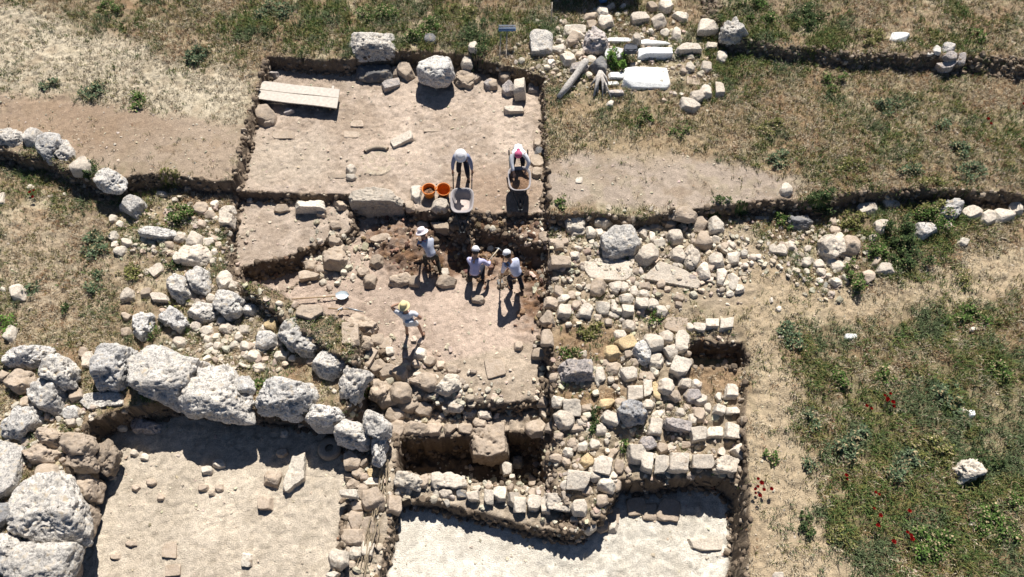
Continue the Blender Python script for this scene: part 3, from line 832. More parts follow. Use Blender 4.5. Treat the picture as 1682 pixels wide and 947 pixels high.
row(*T5, 'in the dry grass below the ditch', [('c', 640, 480, 88, 54), ('t', 590, 440, 44, 44), ('t', 540, 515, 54, 64), ('c', 1010, 345, 54, 34)])
row(*T5, 'on the bare ground right of the rubble', [('c', 175, 366, 54, 40), ('c', 122, 385, 74, 44), ('c', 85, 378, 34, 40), ('c', 256, 380, 30, 34), ('cs', 35, 230, 66, 18), ('d', 210, 250, 130, 60)])
row(*T5, 'scattered over the right field', [('m', 465, 806, 54, 28), ('c', 115, 670, 30, 28), ('c', 130, 808, 34, 14), ('c', 1060, 770, 30, 24), ('c', 80, 630, 20, 24)])
row(*T6, 'in the green field at lower right', [
    ('cb', [(965, 425), (1010, 385), (1070, 382), (1096, 440), (1060, 474), (1000, 490)], {'H': .5}), ('m', 1050, 155, 34, 36), ('c', 1012, 140, 34, 28), ('c', 1060, 690, 34, 24), ('c', 115, 938, 66, 30)])
# -- top trench
row(*TB, 'along the trench\'s upper side', [
    ('gb', [(450, 205), (480, 170), (560, 165), (660, 160), (686, 220), (650, 265), (500, 280), (468, 245)], {'H': .6, 'z0': -.28, 'label': 'big pitted grey boulder on the trench\'s upper edge'}),
    ('gb', [(794, 296), (850, 280), (940, 285), (962, 350), (930, 395), (872, 408), (800, 372)], {'H': .55, 'z0': -.3, 'label': 'pitted grey boulder on the trench floor near the upper edge'}),
    ('pk', [(604, 398), (690, 368), (706, 402), (620, 436)], {'top': True, 'H': .24}), ('t', 1022, 390, 112, 78, {'H': .36}), ('c', 1026, 300, 48, 66), ('c', 1060, 230, 44, 46, {'sink': -.2}), ('p', 85, 362, 64, 36), ('d', 575, 345, 180, 80, {'z0': -.55, 'H': .3, 'tone': .9})])
row(*TB, 'showing flat in the trench floor', [
    ('ts', 490, 600, 66, 34), ('ts', 470, 656, 70, 44), ('ts', 130, 656, 106, 44), ('ts', 395, 856, 96, 24), ('c', 465, 825, 44, 44), ('c', 465, 860, 44, 30), ('cs', 710, 680, 112, 46, -28, {'H': .2}), ('ts', 860, 632, 80, 20)])
row(*TB, 'half under the plank\'s left end', [('t', [(0, 515), (45, 500), (95, 560), (85, 595), (40, 605), (8, 590)], {'H': .4}), ('p', 160, 540, 50, 30), ('t', 60, 590, 44, 40)])
row(*TB, 'in the dark upper trench bank', [('t', 725, 340, 80, 76), ('d', 850, 190, 60, 40), ('t', 1148, 410, 50, 54), ('t', 680, 350, 40, 50)])
# -- left field stones
row(*TP, 'of the dry boulder line at far left', [
    ('gb', 58, 92, 128, 84, 0, {'z0': -.35, 'H': .55}), ('gb', 172, 92, 92, 100, 0, {'z0': -.35, 'H': .55}), ('gb', 250, 128, 112, 118, 0, {'z0': -.35, 'H': .6}), ('gb', 332, 160, 92, 112, 0, {'z0': -.4, 'H': .55}), ('cb', 392, 216, 94, 76, 0, {'z0': -.12, 'H': .35}), ('gb', 535, 288, 140, 92, 35, {'z0': -.2, 'H': .4})])
row(*TP, 'below the left path', [
    ('gb', [(590, 405), (640, 363), (680, 375), (706, 408), (690, 440), (655, 468), (620, 450)], {'H': .5, 'label': 'white boulder standing alone below the left path'}),
    ('gk', [(660, 530), (700, 495), (850, 520), (862, 545), (800, 556), (680, 546)], {'top': True, 'H': .42, 'label': 'flat-topped long stone with shadowed front in the left grass'})])
row(*TP, 'scattered in the left grass', [('c', 150, 316, 38, 24), ('c', 255, 361, 44, 18), ('c', 315, 352, 16, 16), ('c', 90, 830, 70, 70), ('c', 8, 372, 30, 64), ('cs', 760, 720, 84, 54, -40), ('c', 620, 840, 66, 54), ('c', 15, 815, 22, 24)])
row(*TP, 'of the chips left of the flat stone', [('c', 550, 468, 36, 38), ('c', 580, 496, 30, 34), ('c', 552, 556, 40, 46), ('c', 558, 596, 36, 40), ('c', 610, 586, 50, 46), ('c', 586, 626, 56, 42)])
row(*TP, 'round the broad stone by the low step', [
    ('cb', [(840, 632), (870, 600), (1015, 610), (1028, 660), (980, 695), (862, 682)], {'H': .32, 'label': 'broad pale stone lying left of the low earth step'}),
    ('c', 880, 560, 60, 44), ('c', 946, 580, 84, 74), ('c', 1016, 580, 54, 44), ('t', 825, 596, 44, 44), ('c', 1040, 632, 38, 40), ('t', 1062, 600, 34, 36), ('t', 1045, 568, 40, 30)])
row(*TP, 'beside the green bush on the left', [
    ('t', 980, 420, 64, 54), ('c', 1046, 400, 44, 34), ('t', 1020, 455, 54, 44), ('c', 1115, 426, 80, 46), ('ck', 1105, 476, 72, 78, 10, {'H': .3}), ('t', 978, 495, 44, 34), ('c', 785, 350, 50, 24), ('c', 850, 378, 26, 20)])
# -- left boulders
row(*TQ, 'of the scattered boulders left of the step', [
    ('gb', [(808, 78), (850, 36), (910, 60), (926, 130), (870, 166), (824, 140)], {'H': .5}), ('gb', 970, 62, 100, 116, -10, {'H': .45}), ('c', 1085, 62, 74, 84), ('ck', 783, 147, 80, 50, 3, {'H': .3}), ('c', 1132, 86, 44, 48), ('t', 712, 120, 46, 46), ('c', 1030, 150, 44, 48), ('t', 940, 142, 34, 54)])
row(*TQ, 'of the second line of scattered boulders', [
    ('gb', [(645, 254), (700, 222), (740, 250), (736, 320), (690, 356), (650, 322)], {'H': .4}), ('gb', [(772, 242), (830, 190), (882, 220), (915, 280), (880, 312), (838, 290)], {'H': .4, 'tone': .9}), ('gb', 975, 212, 118, 94, 8, {'H': .35, 'tone': .9}),
    ('gb', [(1045, 190), (1060, 115), (1110, 108), (1196, 170), (1170, 230), (1100, 252)], {'H': .5}), ('gb', 1212, 200, 68, 54), ('t', 615, 233, 48, 34), ('t', 612, 306, 44, 44)])
row(*TQ, 'of the rubble west of the tilted boulder', [
    ('c', 875, 362, 70, 48), ('c', 955, 280, 44, 48), ('c', 1005, 300, 56, 44), ('c', 1010, 345, 36, 34), ('c', 1075, 256, 36, 40), ('c', 1100, 294, 64, 46), ('c', 1190, 300, 48, 50), ('c', 1160, 332, 44, 40)])
row(*TQ, 'of the small rubble below those boulders', [
    ('c', 1145, 378, 46, 40), ('c', 1190, 382, 56, 44), ('c', 1236, 430, 64, 60), ('c', 1195, 420, 44, 34), ('c', 1236, 385, 36, 30), ('c', 1050, 410, 34, 26), ('c', 1258, 486, 64, 36), ('c', 1056, 376, 40, 30), ('c', 1026, 396, 34, 26)])
row(*TQ, 'of the great boulders over the left pit', [
    ('gb', [(455, 455), (490, 365), (560, 368), (640, 390), (652, 450), (620, 540), (560, 585), (480, 592)], {'H': .75, 'z0': -.7}),
    ('gb', [(650, 500), (690, 440), (760, 395), (850, 450), (1005, 462), (990, 520), (930, 560), (890, 620), (840, 652), (740, 600), (660, 580)], {'H': .75, 'z0': -.85}),
    ('gb', [(890, 650), (950, 570), (1020, 510), (1120, 485), (1155, 560), (1150, 640), (1190, 715), (1100, 722), (900, 690)], {'H': .75, 'z0': -.95}),
    ('gb', 1200, 578, 80, 74, 0, {'H': .35, 'z0': -.6}), ('gb', 1165, 630, 110, 104, 20, {'H': .5, 'z0': -.9})])
row(*TM, 'where the boulder wall turns to the trench', [
    ('gb', [(60, 520), (100, 440), (200, 420), (310, 440), (336, 500), (310, 552), (240, 560), (200, 600), (80, 582)], {'H': .75, 'z0': -.85}), ('gb', 240, 590, 80, 64, 0, {'H': .4, 'z0': -.9}),
    ('gb', [(300, 592), (350, 545), (460, 560), (480, 600), (420, 640), (320, 632)], {'H': .5, 'z0': -.85}), ('gb', 385, 650, 110, 54, 5, {'H': .5, 'z0': -1.25, 'tone': .8})])
row(*TM, 'of three tumbled boulders by the work floor', [
    ('gb', [(158, 182), (250, 125), (320, 150), (346, 215), (362, 265), (330, 300), (270, 290), (200, 240)], {'H': .6}),
    ('gb', [(332, 370), (400, 265), (485, 315), (488, 370), (420, 420), (350, 402)], {'H': .55}),
    ('gb', [(478, 430), (530, 350), (622, 405), (575, 490), (545, 516), (485, 482)], {'H': .55})])
row(*TM, 'of the stones left of the tilted boulder', [
    ('g', 110, 230, 98, 86), ('y', 140, 160, 64, 56), ('c', 176, 305, 64, 40), ('c', 235, 320, 40, 28), ('c', 75, 365, 60, 36), ('t', 325, 340, 36, 34), ('t', 35, 260, 40, 40), ('g', 12, 455, 90, 84, {'z0': -.7}), ('t', 10, 300, 40, 36)])
row(*TQ, 'at the far left above the pit', [
    ('gb', [(20, 442), (60, 400), (150, 375), (247, 385), (232, 430), (160, 480), (30, 472)], {'H': .5}),
    ('gb', [(198, 480), (250, 430), (340, 450), (372, 490), (350, 560), (300, 582), (200, 532)], {'H': .7, 'z0': -.6}),
    ('gb', [(153, 592), (215, 545), (310, 550), (332, 600), (310, 702), (220, 692), (168, 642)], {'H': .6, 'z0': -.8}),
    ('tb', [(22, 572), (80, 505), (160, 515), (172, 570), (90, 612)], {'H': .35}), ('t', 22, 522, 50, 50),
    ('gb', [(8, 792), (110, 685), (190, 690), (192, 745), (82, 842), (20, 826)], {'H': .45}), ('c', 436, 446, 64, 86), ('t', 400, 412, 46, 60)])
row(*TQ, 'on the far left grass', [('c', 55, 320, 46, 86, 15)])
row(*TQ, 'between the great boulders and the left pit', [
    ('gk', [(400, 642), (430, 612), (605, 592), (632, 640), (620, 680), (440, 714), (412, 682)], {'H': .5, 'z0': -.95, 'label': 'long grey block lying on the left pit\'s upper edge'}),
    ('c', 545, 745, 60, 54, 0, {'z0': -1.5}), ('c', 592, 772, 50, 40, 0, {'z0': -1.55}), ('pb', [(625, 752), (670, 726), (780, 760), (770, 798), (660, 792)], {'H': .3, 'z0': -1.6}),
    ('g', 350, 700, 70, 64), ('t', 372, 618, 64, 64), ('c', 340, 748, 54, 50), ('t', 125, 655, 50, 54), ('c', 165, 668, 44, 46)])
# -- bottom left
row(*TV, 'of the rough west wall of the pit', [
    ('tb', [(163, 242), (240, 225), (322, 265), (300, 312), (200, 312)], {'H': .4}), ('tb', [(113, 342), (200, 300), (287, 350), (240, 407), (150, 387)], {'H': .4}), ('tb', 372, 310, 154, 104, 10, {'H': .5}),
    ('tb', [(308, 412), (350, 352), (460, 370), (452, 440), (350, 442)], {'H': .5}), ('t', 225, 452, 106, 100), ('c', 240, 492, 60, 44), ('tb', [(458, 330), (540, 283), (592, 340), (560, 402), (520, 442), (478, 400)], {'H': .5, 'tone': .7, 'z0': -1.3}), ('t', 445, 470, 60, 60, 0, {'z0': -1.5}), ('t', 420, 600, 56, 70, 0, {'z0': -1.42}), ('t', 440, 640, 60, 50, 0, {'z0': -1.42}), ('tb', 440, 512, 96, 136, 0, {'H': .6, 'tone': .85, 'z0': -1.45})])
row(*TV, 'of the huge boulders at lower left', [
    ('gb', [(72, 640), (90, 480), (130, 425), (200, 530), (330, 488), (392, 620), (392, 770), (280, 802), (150, 740), (80, 732)], {'H': .85, 'z0': -1.0}),
    ('gb', [(75, 900), (100, 758), (170, 770), (280, 822), (372, 790), (352, 870), (300, 990), (80, 990)], {'H': .7, 'z0': -1.0}),
    ('gs', [(-60, 260), (70, 290), (130, 310), (95, 380), (90, 520), (0, 578), (-60, 570)], {'H': .3}), ('db', [(-40, 580), (60, 588), (66, 640), (0, 697), (-50, 680)], {'H': .4, 'tone': 1.3}),
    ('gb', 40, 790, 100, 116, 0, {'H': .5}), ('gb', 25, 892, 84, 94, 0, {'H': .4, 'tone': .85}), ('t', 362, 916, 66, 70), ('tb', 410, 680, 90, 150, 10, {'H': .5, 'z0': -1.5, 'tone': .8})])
row(*TV, 'along the shadow edge of the left pit', [('c', 655, 345, 34, 30), ('c', 702, 366, 40, 30), ('c', 1065, 400, 60, 40), ('c', 1005, 430, 54, 40), ('t', 990, 516, 54, 34), ('t', 1066, 516, 40, 36), ('t', 1030, 540, 30, 24)])
row(*TV, 'set in the left pit floor', [('ts', 825, 816, 80, 76), ('ts', 842, 916, 76, 56), ('ck', 1200, 860, 54, 70, 6, {'H': .2}), ('t', 780, 560, 36, 30), ('t', 636, 786, 50, 26), ('t', 546, 465, 40, 24), ('t', 660, 512, 36, 30), ('t', 736, 490, 44, 30), ('t', 560, 850, 50, 28)])
row(*TS, 'near the left pit\'s right end', [
    ('cs', [(128, 532), (160, 430), (195, 335), (247, 340), (242, 480), (155, 547)], {'H': .34, 'label': 'tall pale slab leaning out of the left pit floor'}),
    ('t', 75, 470, 74, 74), ('tk', 50, 592, 66, 74, 0, {'H': .25}), ('t', 130, 345, 50, 44), ('c', 140, 250, 40, 40)])
# -- centre wall between the pits
row(*TS, 'of the white boulders on the centre wall', [
    ('gb', [(393, 220), (430, 190), (520, 215), (548, 300), (510, 332), (400, 282)], {'H': .55, 'z0': -1.25}), ('gb', [(518, 190), (550, 125), (600, 150), (656, 200), (652, 250), (608, 274), (545, 240)], {'H': .5, 'z0': -1.0}),
    ('gb', [(558, 292), (600, 278), (637, 295), (627, 350), (602, 416), (572, 405)], {'H': .45, 'z0': -1.2}), ('t', 685, 230, 66, 86)])
row(*TS, 'of the small stones packing the centre wall', [
    ('t', 470, 380, 80, 90), ('t', 525, 388, 54, 54), ('t', 497, 360, 44, 44), ('t', 456, 460, 46, 44), ('t', 500, 446, 58, 50), ('t', 477, 500, 54, 54), ('yk', 580, 442, 80, 50), ('c', 570, 490, 96, 40)])
row(*TS, 'of the middle of the centre wall', [
    ('cs', [(408, 530), (490, 518), (502, 570), (413, 556)], {'H': .2, 'z0': -1.2, 'label': 'pale slab jutting from the centre wall over the pit'}), ('tb', 570, 572, 94, 104), ('t', 525, 532, 44, 74), ('tk', 665, 590, 64, 104), ('t', 500, 600, 54, 54), ('t', 490, 672, 64, 104), ('tb', 475, 750, 104, 84), ('tk', 556, 715, 74, 134)], axis='y')
row(*TS, 'at the low end of the centre wall', [('c', 440, 800, 46, 64), ('c', 480, 836, 56, 66), ('ck', 537, 815, 62, 72, 10), ('c', 400, 866, 90, 90), ('t', 470, 890, 40, 34), ('c', 370, 938, 56, 30), ('t', 520, 760, 40, 40)])
# -- pale wall under the cistern
row(*TS, 'of the pale diagonal wall', [
    ('cb', [(678, 470), (700, 425), (780, 440), (815, 480), (790, 525), (690, 500)], {'H': .4, 'z0': -1.5}), ('t', 815, 482, 50, 64), ('c', 880, 470, 66, 76), ('cs', [(865, 460), (950, 435), (1020, 470), (1035, 515), (960, 530), (880, 510)], {'H': .3, 'z0': -1.5}), ('c', 925, 540, 64, 44), ('c', 875, 530, 44, 94, {'z0': -1.6}), ('d', 1000, 545, 66, 38), ('ck', 1066, 552, 62, 64, 0, {'H': .35})])
row(*TS, 'of the pale diagonal wall\'s right half', [
    ('c', 1075, 515, 50, 26), ('ck', 1135, 556, 48, 84, 4, {'H': .36}), ('ck', 1186, 552, 62, 84, -3, {'H': .36}), ('ck', 1240, 572, 48, 84, 3, {'H': .36}), ('ck', 1285, 586, 62, 84, 5, {'H': .36}), ('ck', 1355, 595, 60, 80, 4, {'H': .36}), ('ck', 1415, 605, 50, 84, 2, {'H': .36})])
row(*TS, 'between the two dark pits', [
    ('tk', [(1036, 186), (1214, 186), (1222, 330), (1140, 362), (1046, 345)], {'top': True, 'H': 1.22, 'z0': -2.84, 'label': 'thick rough pillar of stony earth between the dark pits'}), ('c', 1222, 426, 46, 64, {'z0': -1.9}), ('c', 1245, 460, 28, 24, {'z0': -1.8})])
# -- curved wall edge of the work floor
row(*TM, 'at the work floor\'s lower left', [
    ('t', 610, 186, 66, 50), ('t', 590, 240, 64, 56), ('t', 650, 230, 66, 60, {'H': .2}), ('ts', 690, 246, 66, 54), ('c', 710, 285, 40, 46), ('ts', 600, 312, 64, 96, 30), ('ts', 520, 205, 84, 110)])
row(*TM, 'of the curved edge of the work floor', [
    ('t', 640, 362, 124, 60, -20), ('t', 700, 384, 104, 70), ('t', 762, 402, 84, 70), ('tk', [(800, 442), (870, 387), (932, 396), (932, 458), (866, 464)], {'H': .3}), ('t', 900, 432, 78, 84), ('cb', [(933, 470), (990, 405), (1042, 400), (1057, 460), (990, 497)], {'H': .35}), ('ts', [(1168, 322), (1255, 312), (1276, 400), (1186, 426)], {'H': .12})])
row(*TM, 'behind the curved floor edge', [('t', 790, 356, 54, 36), ('c', 856, 300, 64, 54), ('t', 906, 332, 56, 44), ('t', 1012, 376, 56, 46), ('t', 960, 350, 44, 36), ('t', 840, 350, 44, 34)])
row(*TM, 'on the ledge below the curved edge', [
    ('tb', 645, 470, 96, 104, 20), ('t', 700, 512, 104, 94), ('t', 762, 492, 94, 84), ('t', 800, 532, 114, 90, -20), ('t', 870, 562, 94, 64), ('t', 740, 592, 96, 76)])
row(*TM, 'of the lower ledge above the dark pit', [
    ('tb', 840, 662, 134, 64), ('t', 920, 662, 84, 54), ('c', 1030, 556, 74, 54), ('d', 1095, 576, 64, 54, {'tone': 1.4}), ('c', 1170, 596, 64, 44), ('t', 1150, 636, 60, 44), ('t', 1000, 665, 70, 50), ('t', 1080, 660, 70, 54)])
row(*TM, 'embedded left of the standing man', [
    ('tk', [(490, 152), (540, 100), (655, 150), (640, 178), (485, 180)], {'top': True, 'H': .4, 'z0': -1.28, 'label': 'embedded tan block with a deep shadow under its front'}),
    ('ts', [(235, 112), (290, 60), (380, 60), (392, 100), (330, 146)], {'H': .28, 'label': 'smooth tan slab beneath the long-handled shovel'})])
# -- low step
row(*TW, 'below the trench\'s front step', [
    ('ck', [(358, 152), (500, 140), (508, 178), (360, 180)], {'top': True, 'H': .4, 'z0': -.92, 'label': 'long pale block lying just below the trench step'}),
    ('t', 300, 186, 80, 34), ('t', 590, 170, 64, 44), ('t', 496, 206, 48, 34), ('c', 150, 145, 30, 20)])
row(*TW, 'near the orange buckets', [
    ('ck', [(618, 128), (640, 92), (760, 72), (840, 92), (902, 130), (890, 160), (780, 150), (622, 146)], {'top': True, 'H': .9, 'z0': -1.28, 'label': 'huge pale block with a tall dark front below the trench'}),
    ('c', 1075, 165, 78, 54), ('c', 955, 112, 56, 84), ('t', 925, 176, 44, 50), ('tk', [(1030, 246), (1120, 250), (1120, 312), (1050, 308)], {'H': .4}), ('t', 990, 262, 66, 44)])
row(*TW, 'fallen round the low earth step', [
    ('ts', [(380, 492), (410, 478), (490, 500), (470, 516), (390, 530)], {'top': True, 'H': .3}), ('t', 440, 462, 64, 44), ('t', 500, 482, 54, 44), ('tb', 550, 432, 114, 104), ('t', 590, 382, 54, 54), ('t', 562, 342, 64, 54), ('t', 566, 266, 64, 34)])
row(*TW, 'on the work floor by the diggers', [
    ('t', 882, 528, 114, 50, -15, {'H': .28}), ('t', 730, 542, 62, 62, {'H': .3, 'tone': .8}), ('c', 1095, 497, 38, 44), ('t', 1105, 540, 94, 56), ('t', 790, 330, 114, 40), ('t', 770, 442, 64, 64, {'tone': .7}), ('t', 702, 490, 54, 44), ('t', 950, 540, 60, 50), ('t', 1260, 620, 60, 44)])

# the small ones, past the three hundred largest stones
n0 = 0; VV = []; FF = []; CC = []
for v, f, c in SMALL:
    VV.append(v); FF.append(f + n0); CC.append(np.repeat(c[None], len(v), 0)); n0 += len(v)
me = new_mesh('small_stones', np.concatenate(VV), np.concatenate(FF), False)
set_col(me, np.concatenate(CC))
tag(link('small_stones', me, M['rubble']), kind='stuff')

# ------------------------------------------------------------------ loose small stones and earth clods (nobody could count them)
_ic_v = np.array([(x, y, z) for x, y, z in cdirs(2)[0]]); _ic_f = cdirs(2)[1]
_ic_v = _ic_v / np.linalg.norm(_ic_v, axis=1)[:, None] ** .75

def scatter(name, pts, sizes, cols, seed, flat=.6, sink=.25, rough=.35, mat='rubble'):
    rng = np.random.RandomState(seed)
    n = len(pts); k = len(_ic_v)
    s = np.stack([sizes * rng.uniform(.75, 1.3, n), sizes * rng.uniform(.65, 1.1, n), sizes * rng.uniform(.7, 1.2, n) * flat], -1)
    a = rng.uniform(0, 2 * math.pi, n); ca, sa = np.cos(a), np.sin(a)
    V = _ic_v[None] * (1 + rng.uniform(-rough, rough, (n, k, 1))) * s[:, None, :]
    tl = rng.normal(0, .25, (n, 2))
    V[:, :, 2] += V[:, :, 0] * tl[:, :1] + V[:, :, 1] * tl[:, 1:]
    x = V[:, :, 0] * ca[:, None] - V[:, :, 1] * sa[:, None]; y = V[:, :, 0] * sa[:, None] + V[:, :, 1] * ca[:, None]
    z = V[:, :, 2] + (zat(pts[:, 0], pts[:, 1]) + s[:, 2] * (1 - 2 * sink))[:, None]
    v = np.stack([x + pts[:, :1], y + pts[:, 1:2], z], -1).reshape(-1, 3)
    f = (_ic_f[None] + (np.arange(n) * k)[:, None, None]).reshape(-1, 4)
    me = new_mesh(name, v, f, False)
    set_col(me, np.repeat(cols, k, 0) * rng.uniform(.92, 1.08, (n * k, 1)))
    return tag(link(name, me, M[mat]), kind='stuff')

RNG = np.random.RandomState(7)
def sow(n, dens, mult=8):
    """n spots drawn by a density over the ground grid."""
    x = RNG.uniform(-20.8, 20.8, n * mult); y = RNG.uniform(-9.5, 14.7, n * mult)
    d = sample(dens, x, y); keep = RNG.uniform(0, 1, len(x)) < d
    P = np.stack([x[keep], y[keep]], -1)
    return P[:n]

rubmap = np.maximum.reduce([
    blob(380, 550, 105, 62, .35, 90), .9 * blob(1050, 420, 175, 70, .25, 91), .85 * ZONE['rubble_room'] * (1 - blob(965, 560, 60, 26, .3, 92)) * (1 - blob(970, 655, 45, 20, .3, 92)) * (1 - blob(1175, 620, 40, 34, .3, 93)) * sstep(.35, .6, g2),
    .8 * blob(300, 385, 100, 55, .4, 94), .8 * blob(600, 830, 40, 130, .3, 95), .7 * blob(700, 670, 130, 42, .3, 96), .6 * blob(90, 720, 110, 60, .3, 97), .8 * blob(1350, 420, 70, 60, .3, 98), .7 * blob(1010, 85, 150, 60, .35, 99), .6 * blob(560, 410, 50, 50, .4, 100), .6 * blob(640, 590, 100, 40, .4, 101), .7 * blob(760, 800, 140, 30, .3, 104), .5 * blob(1280, 400, 80, 40, .4, 105)]) * (1 - ZONE['pale_pit']) * (1 - ZONE['left_pit'])
P = sow(5200, rubmap)
sz = .028 + .085 * RNG.uniform(0, 1, len(P)) ** 2.6
base = np.array([.52, .445, .335]) * RNG.uniform(.72, 1.22, (len(P), 1)) * (1 + RNG.normal(0, .04, (len(P), 3)))
scatter('rubble', P, sz, base, 1)
# broken angular pieces packed between the stones one can tell apart
PROT = []
for i in range(22):
    r_ = np.random.RandomState(400 + i)
    q_ = quad_of(0, 0, 2, 2 * r_.uniform(.6, 1), 0, 400 + i, 'r')
    PROT.append(rock_verts(np.array(q_), r_.uniform(.9, 1.5), 500 + i, 5, 'r', .8))
def scatter_rocks(name, pts, sizes, cols, seed):
    rng = np.random.RandomState(seed); VV = []; FF = []; CC = []; n0 = 0
    for p, s, c in zip(pts, sizes, cols):
        v, f = PROT[rng.randint(len(PROT))]
        a = rng.uniform(0, 6.28); ca, sa = math.cos(a), math.sin(a); tx, ty = rng.normal(0, .22, 2)
        w = v * s; x = w[:, 0] * ca - w[:, 1] * sa; y = w[:, 0] * sa + w[:, 1] * ca
        z = w[:, 2] + x * tx + y * ty + float(zat(p[0], p[1])) - s * .35
        VV.append(np.stack([x + p[0], y + p[1], z], -1)); FF.append(f + n0); CC.append(np.repeat(c[None], len(v), 0)); n0 += len(v)
    me = new_mesh(name, np.concatenate(VV), np.concatenate(FF), False)
    set_col(me, np.concatenate(CC))
    return tag(link(name, me, M['rubble']), kind='stuff')
B_ = [(380, 545, 105, 62), (1010, 690, 115, 105), (1080, 405, 160, 55), (1180, 440, 60, 60), (600, 810, 38, 140), (700, 640, 130, 48), (80, 720, 95, 60), (130, 800, 42, 60), (310, 395, 85, 50), (1350, 425, 60, 50), (555, 425, 45, 45), (760, 808, 140, 22), (1000, 85, 135, 60), (985, 845, 40, 40), (1140, 740, 90, 30), (1000, 500, 110, 40), (1290, 395, 50, 30), (860, 385, 50, 30)]
packed = np.clip(sum(blob(*b, .35, 200 + i) for i, b in enumerate(B_)), 0, 1) * (1 - ZONE['pale_pit']) * (1 - ZONE['left_pit']) * (1 - ZONE['cistern']) * (1 - blob(965, 560, 60, 26, .3, 92)) * (1 - .8 * blob(965, 655, 45, 20, .3, 92))
P = sow(2700, packed)
sz = .042 + .095 * RNG.uniform(0, 1, len(P)) ** 2.2
base = np.where(RNG.uniform(0, 1, (len(P), 1)) < .6, np.array([[.60, .53, .42]]), np.array([[.46, .375, .285]])) * RNG.uniform(.78, 1.18, (len(P), 1)) * (1 + RNG.normal(0, .02, (len(P), 3)))
scatter_rocks('rubble_stones', P, sz, base, 8)
P = sow(1300, np.clip(FACE, 0, 1), 90)
scatter_rocks('stones_in_the_banks', P, .03 + .075 * RNG.uniform(0, 1, len(P)) ** 2, np.array([.36, .29, .215]) * RNG.uniform(.7, 1.3, (len(P), 1)) * np.ones((1, 3)), 9)
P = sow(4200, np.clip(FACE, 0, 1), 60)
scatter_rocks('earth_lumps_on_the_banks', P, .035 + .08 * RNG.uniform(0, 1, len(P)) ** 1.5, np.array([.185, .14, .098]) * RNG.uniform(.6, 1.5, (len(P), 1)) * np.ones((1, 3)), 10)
chips = np.clip(.45 * ZONE['trench'] + .3 * ZONE['work_floor'] + .35 * ZONE['left_pit'] * (.3 + blob(250, 790, 130, 50, .4, 102)) + .12 * ZONE['pale_pit'] + .3 * ZONE['low_step'] + .3 * path_l + .25 * terr + .16 + .5 * blob(600, 560, 100, 60, .4, 103), 0, 1)
P = sow(6500, chips)
sz = .012 + .035 * RNG.uniform(0, 1, len(P)) ** 3
base = np.array([.52, .44, .33]) * RNG.uniform(.75, 1.3, (len(P), 1)) * (1 + RNG.normal(0, .04, (len(P), 3)))
scatter('stone_chips', P, sz, base, 2, flat=.45)
P = sow(2600, np.clip(dark_soil + .7 * mound + .35 * FACE * DUG, 0, 1))
sz = .025 + .085 * RNG.uniform(0, 1, len(P)) ** 2.2
base = np.array([.21, .135, .085]) * RNG.uniform(.6, 1.6, (len(P), 1)) * (1 + RNG.normal(0, .06, (len(P), 3)))
scatter('soil_clods', P, sz, base, 3, flat=.8)

# ------------------------------------------------------------------ grass
bare = np.clip(DUG * 1.2 + terr * .95 + path_l * .97 + path_r * .78 + rub * .80 + FACE * .25 + straw * .45, 0, 1)
gdens = np.clip((1 - bare) * (.18 + .2 * blob(1530, 740, 260, 270, .3, 111) + .2 * blob(1450, 200, 300, 110, .4, 118) + 1.1 * sstep(.36, .60, .5 * g2 + .5 * fbm2(XX * .9, YY * .9, 141, 4))), 0, 1) * (1 - sstep(-.02, .02, DUG - .5))
green = np.clip(.16 + .62 * blob(1522, 740, 255, 275, .35, 111) + .6 * blob(640, 42, 230, 50, .4, 112) + .5 * blob(1520, 365, 150, 40, .4, 113) + .5 * blob(1250, 80, 110, 60, .4, 114)
                + .4 * blob(120, 300, 130, 40, .4, 115) + .3 * blob(1500, 240, 260, 70, .5, 116) + .35 * blob(160, 160, 140, 20, .5, 117) + .3 * blob(1100, 20, 500, 60, .4, 118) + .25 * blob(330, 20, 200, 40, .4, 119) + .3 * blob(300, 420, 60, 100, .4, 120) - .3 * straw - .25 * path_r, 0, 1)
PAL = {'straw': (.58, .49, .345), 'tan': (.43, .31, .185), 'olive': (.20, .185, .065), 'green': (.095, .145, .04), 'blue': (.12, .155, .07), 'rust': (.33, .18, .09), 'yell': (.30, .27, .075)}
palK = list(PAL); palV = np.array([PAL[k] for k in palK])

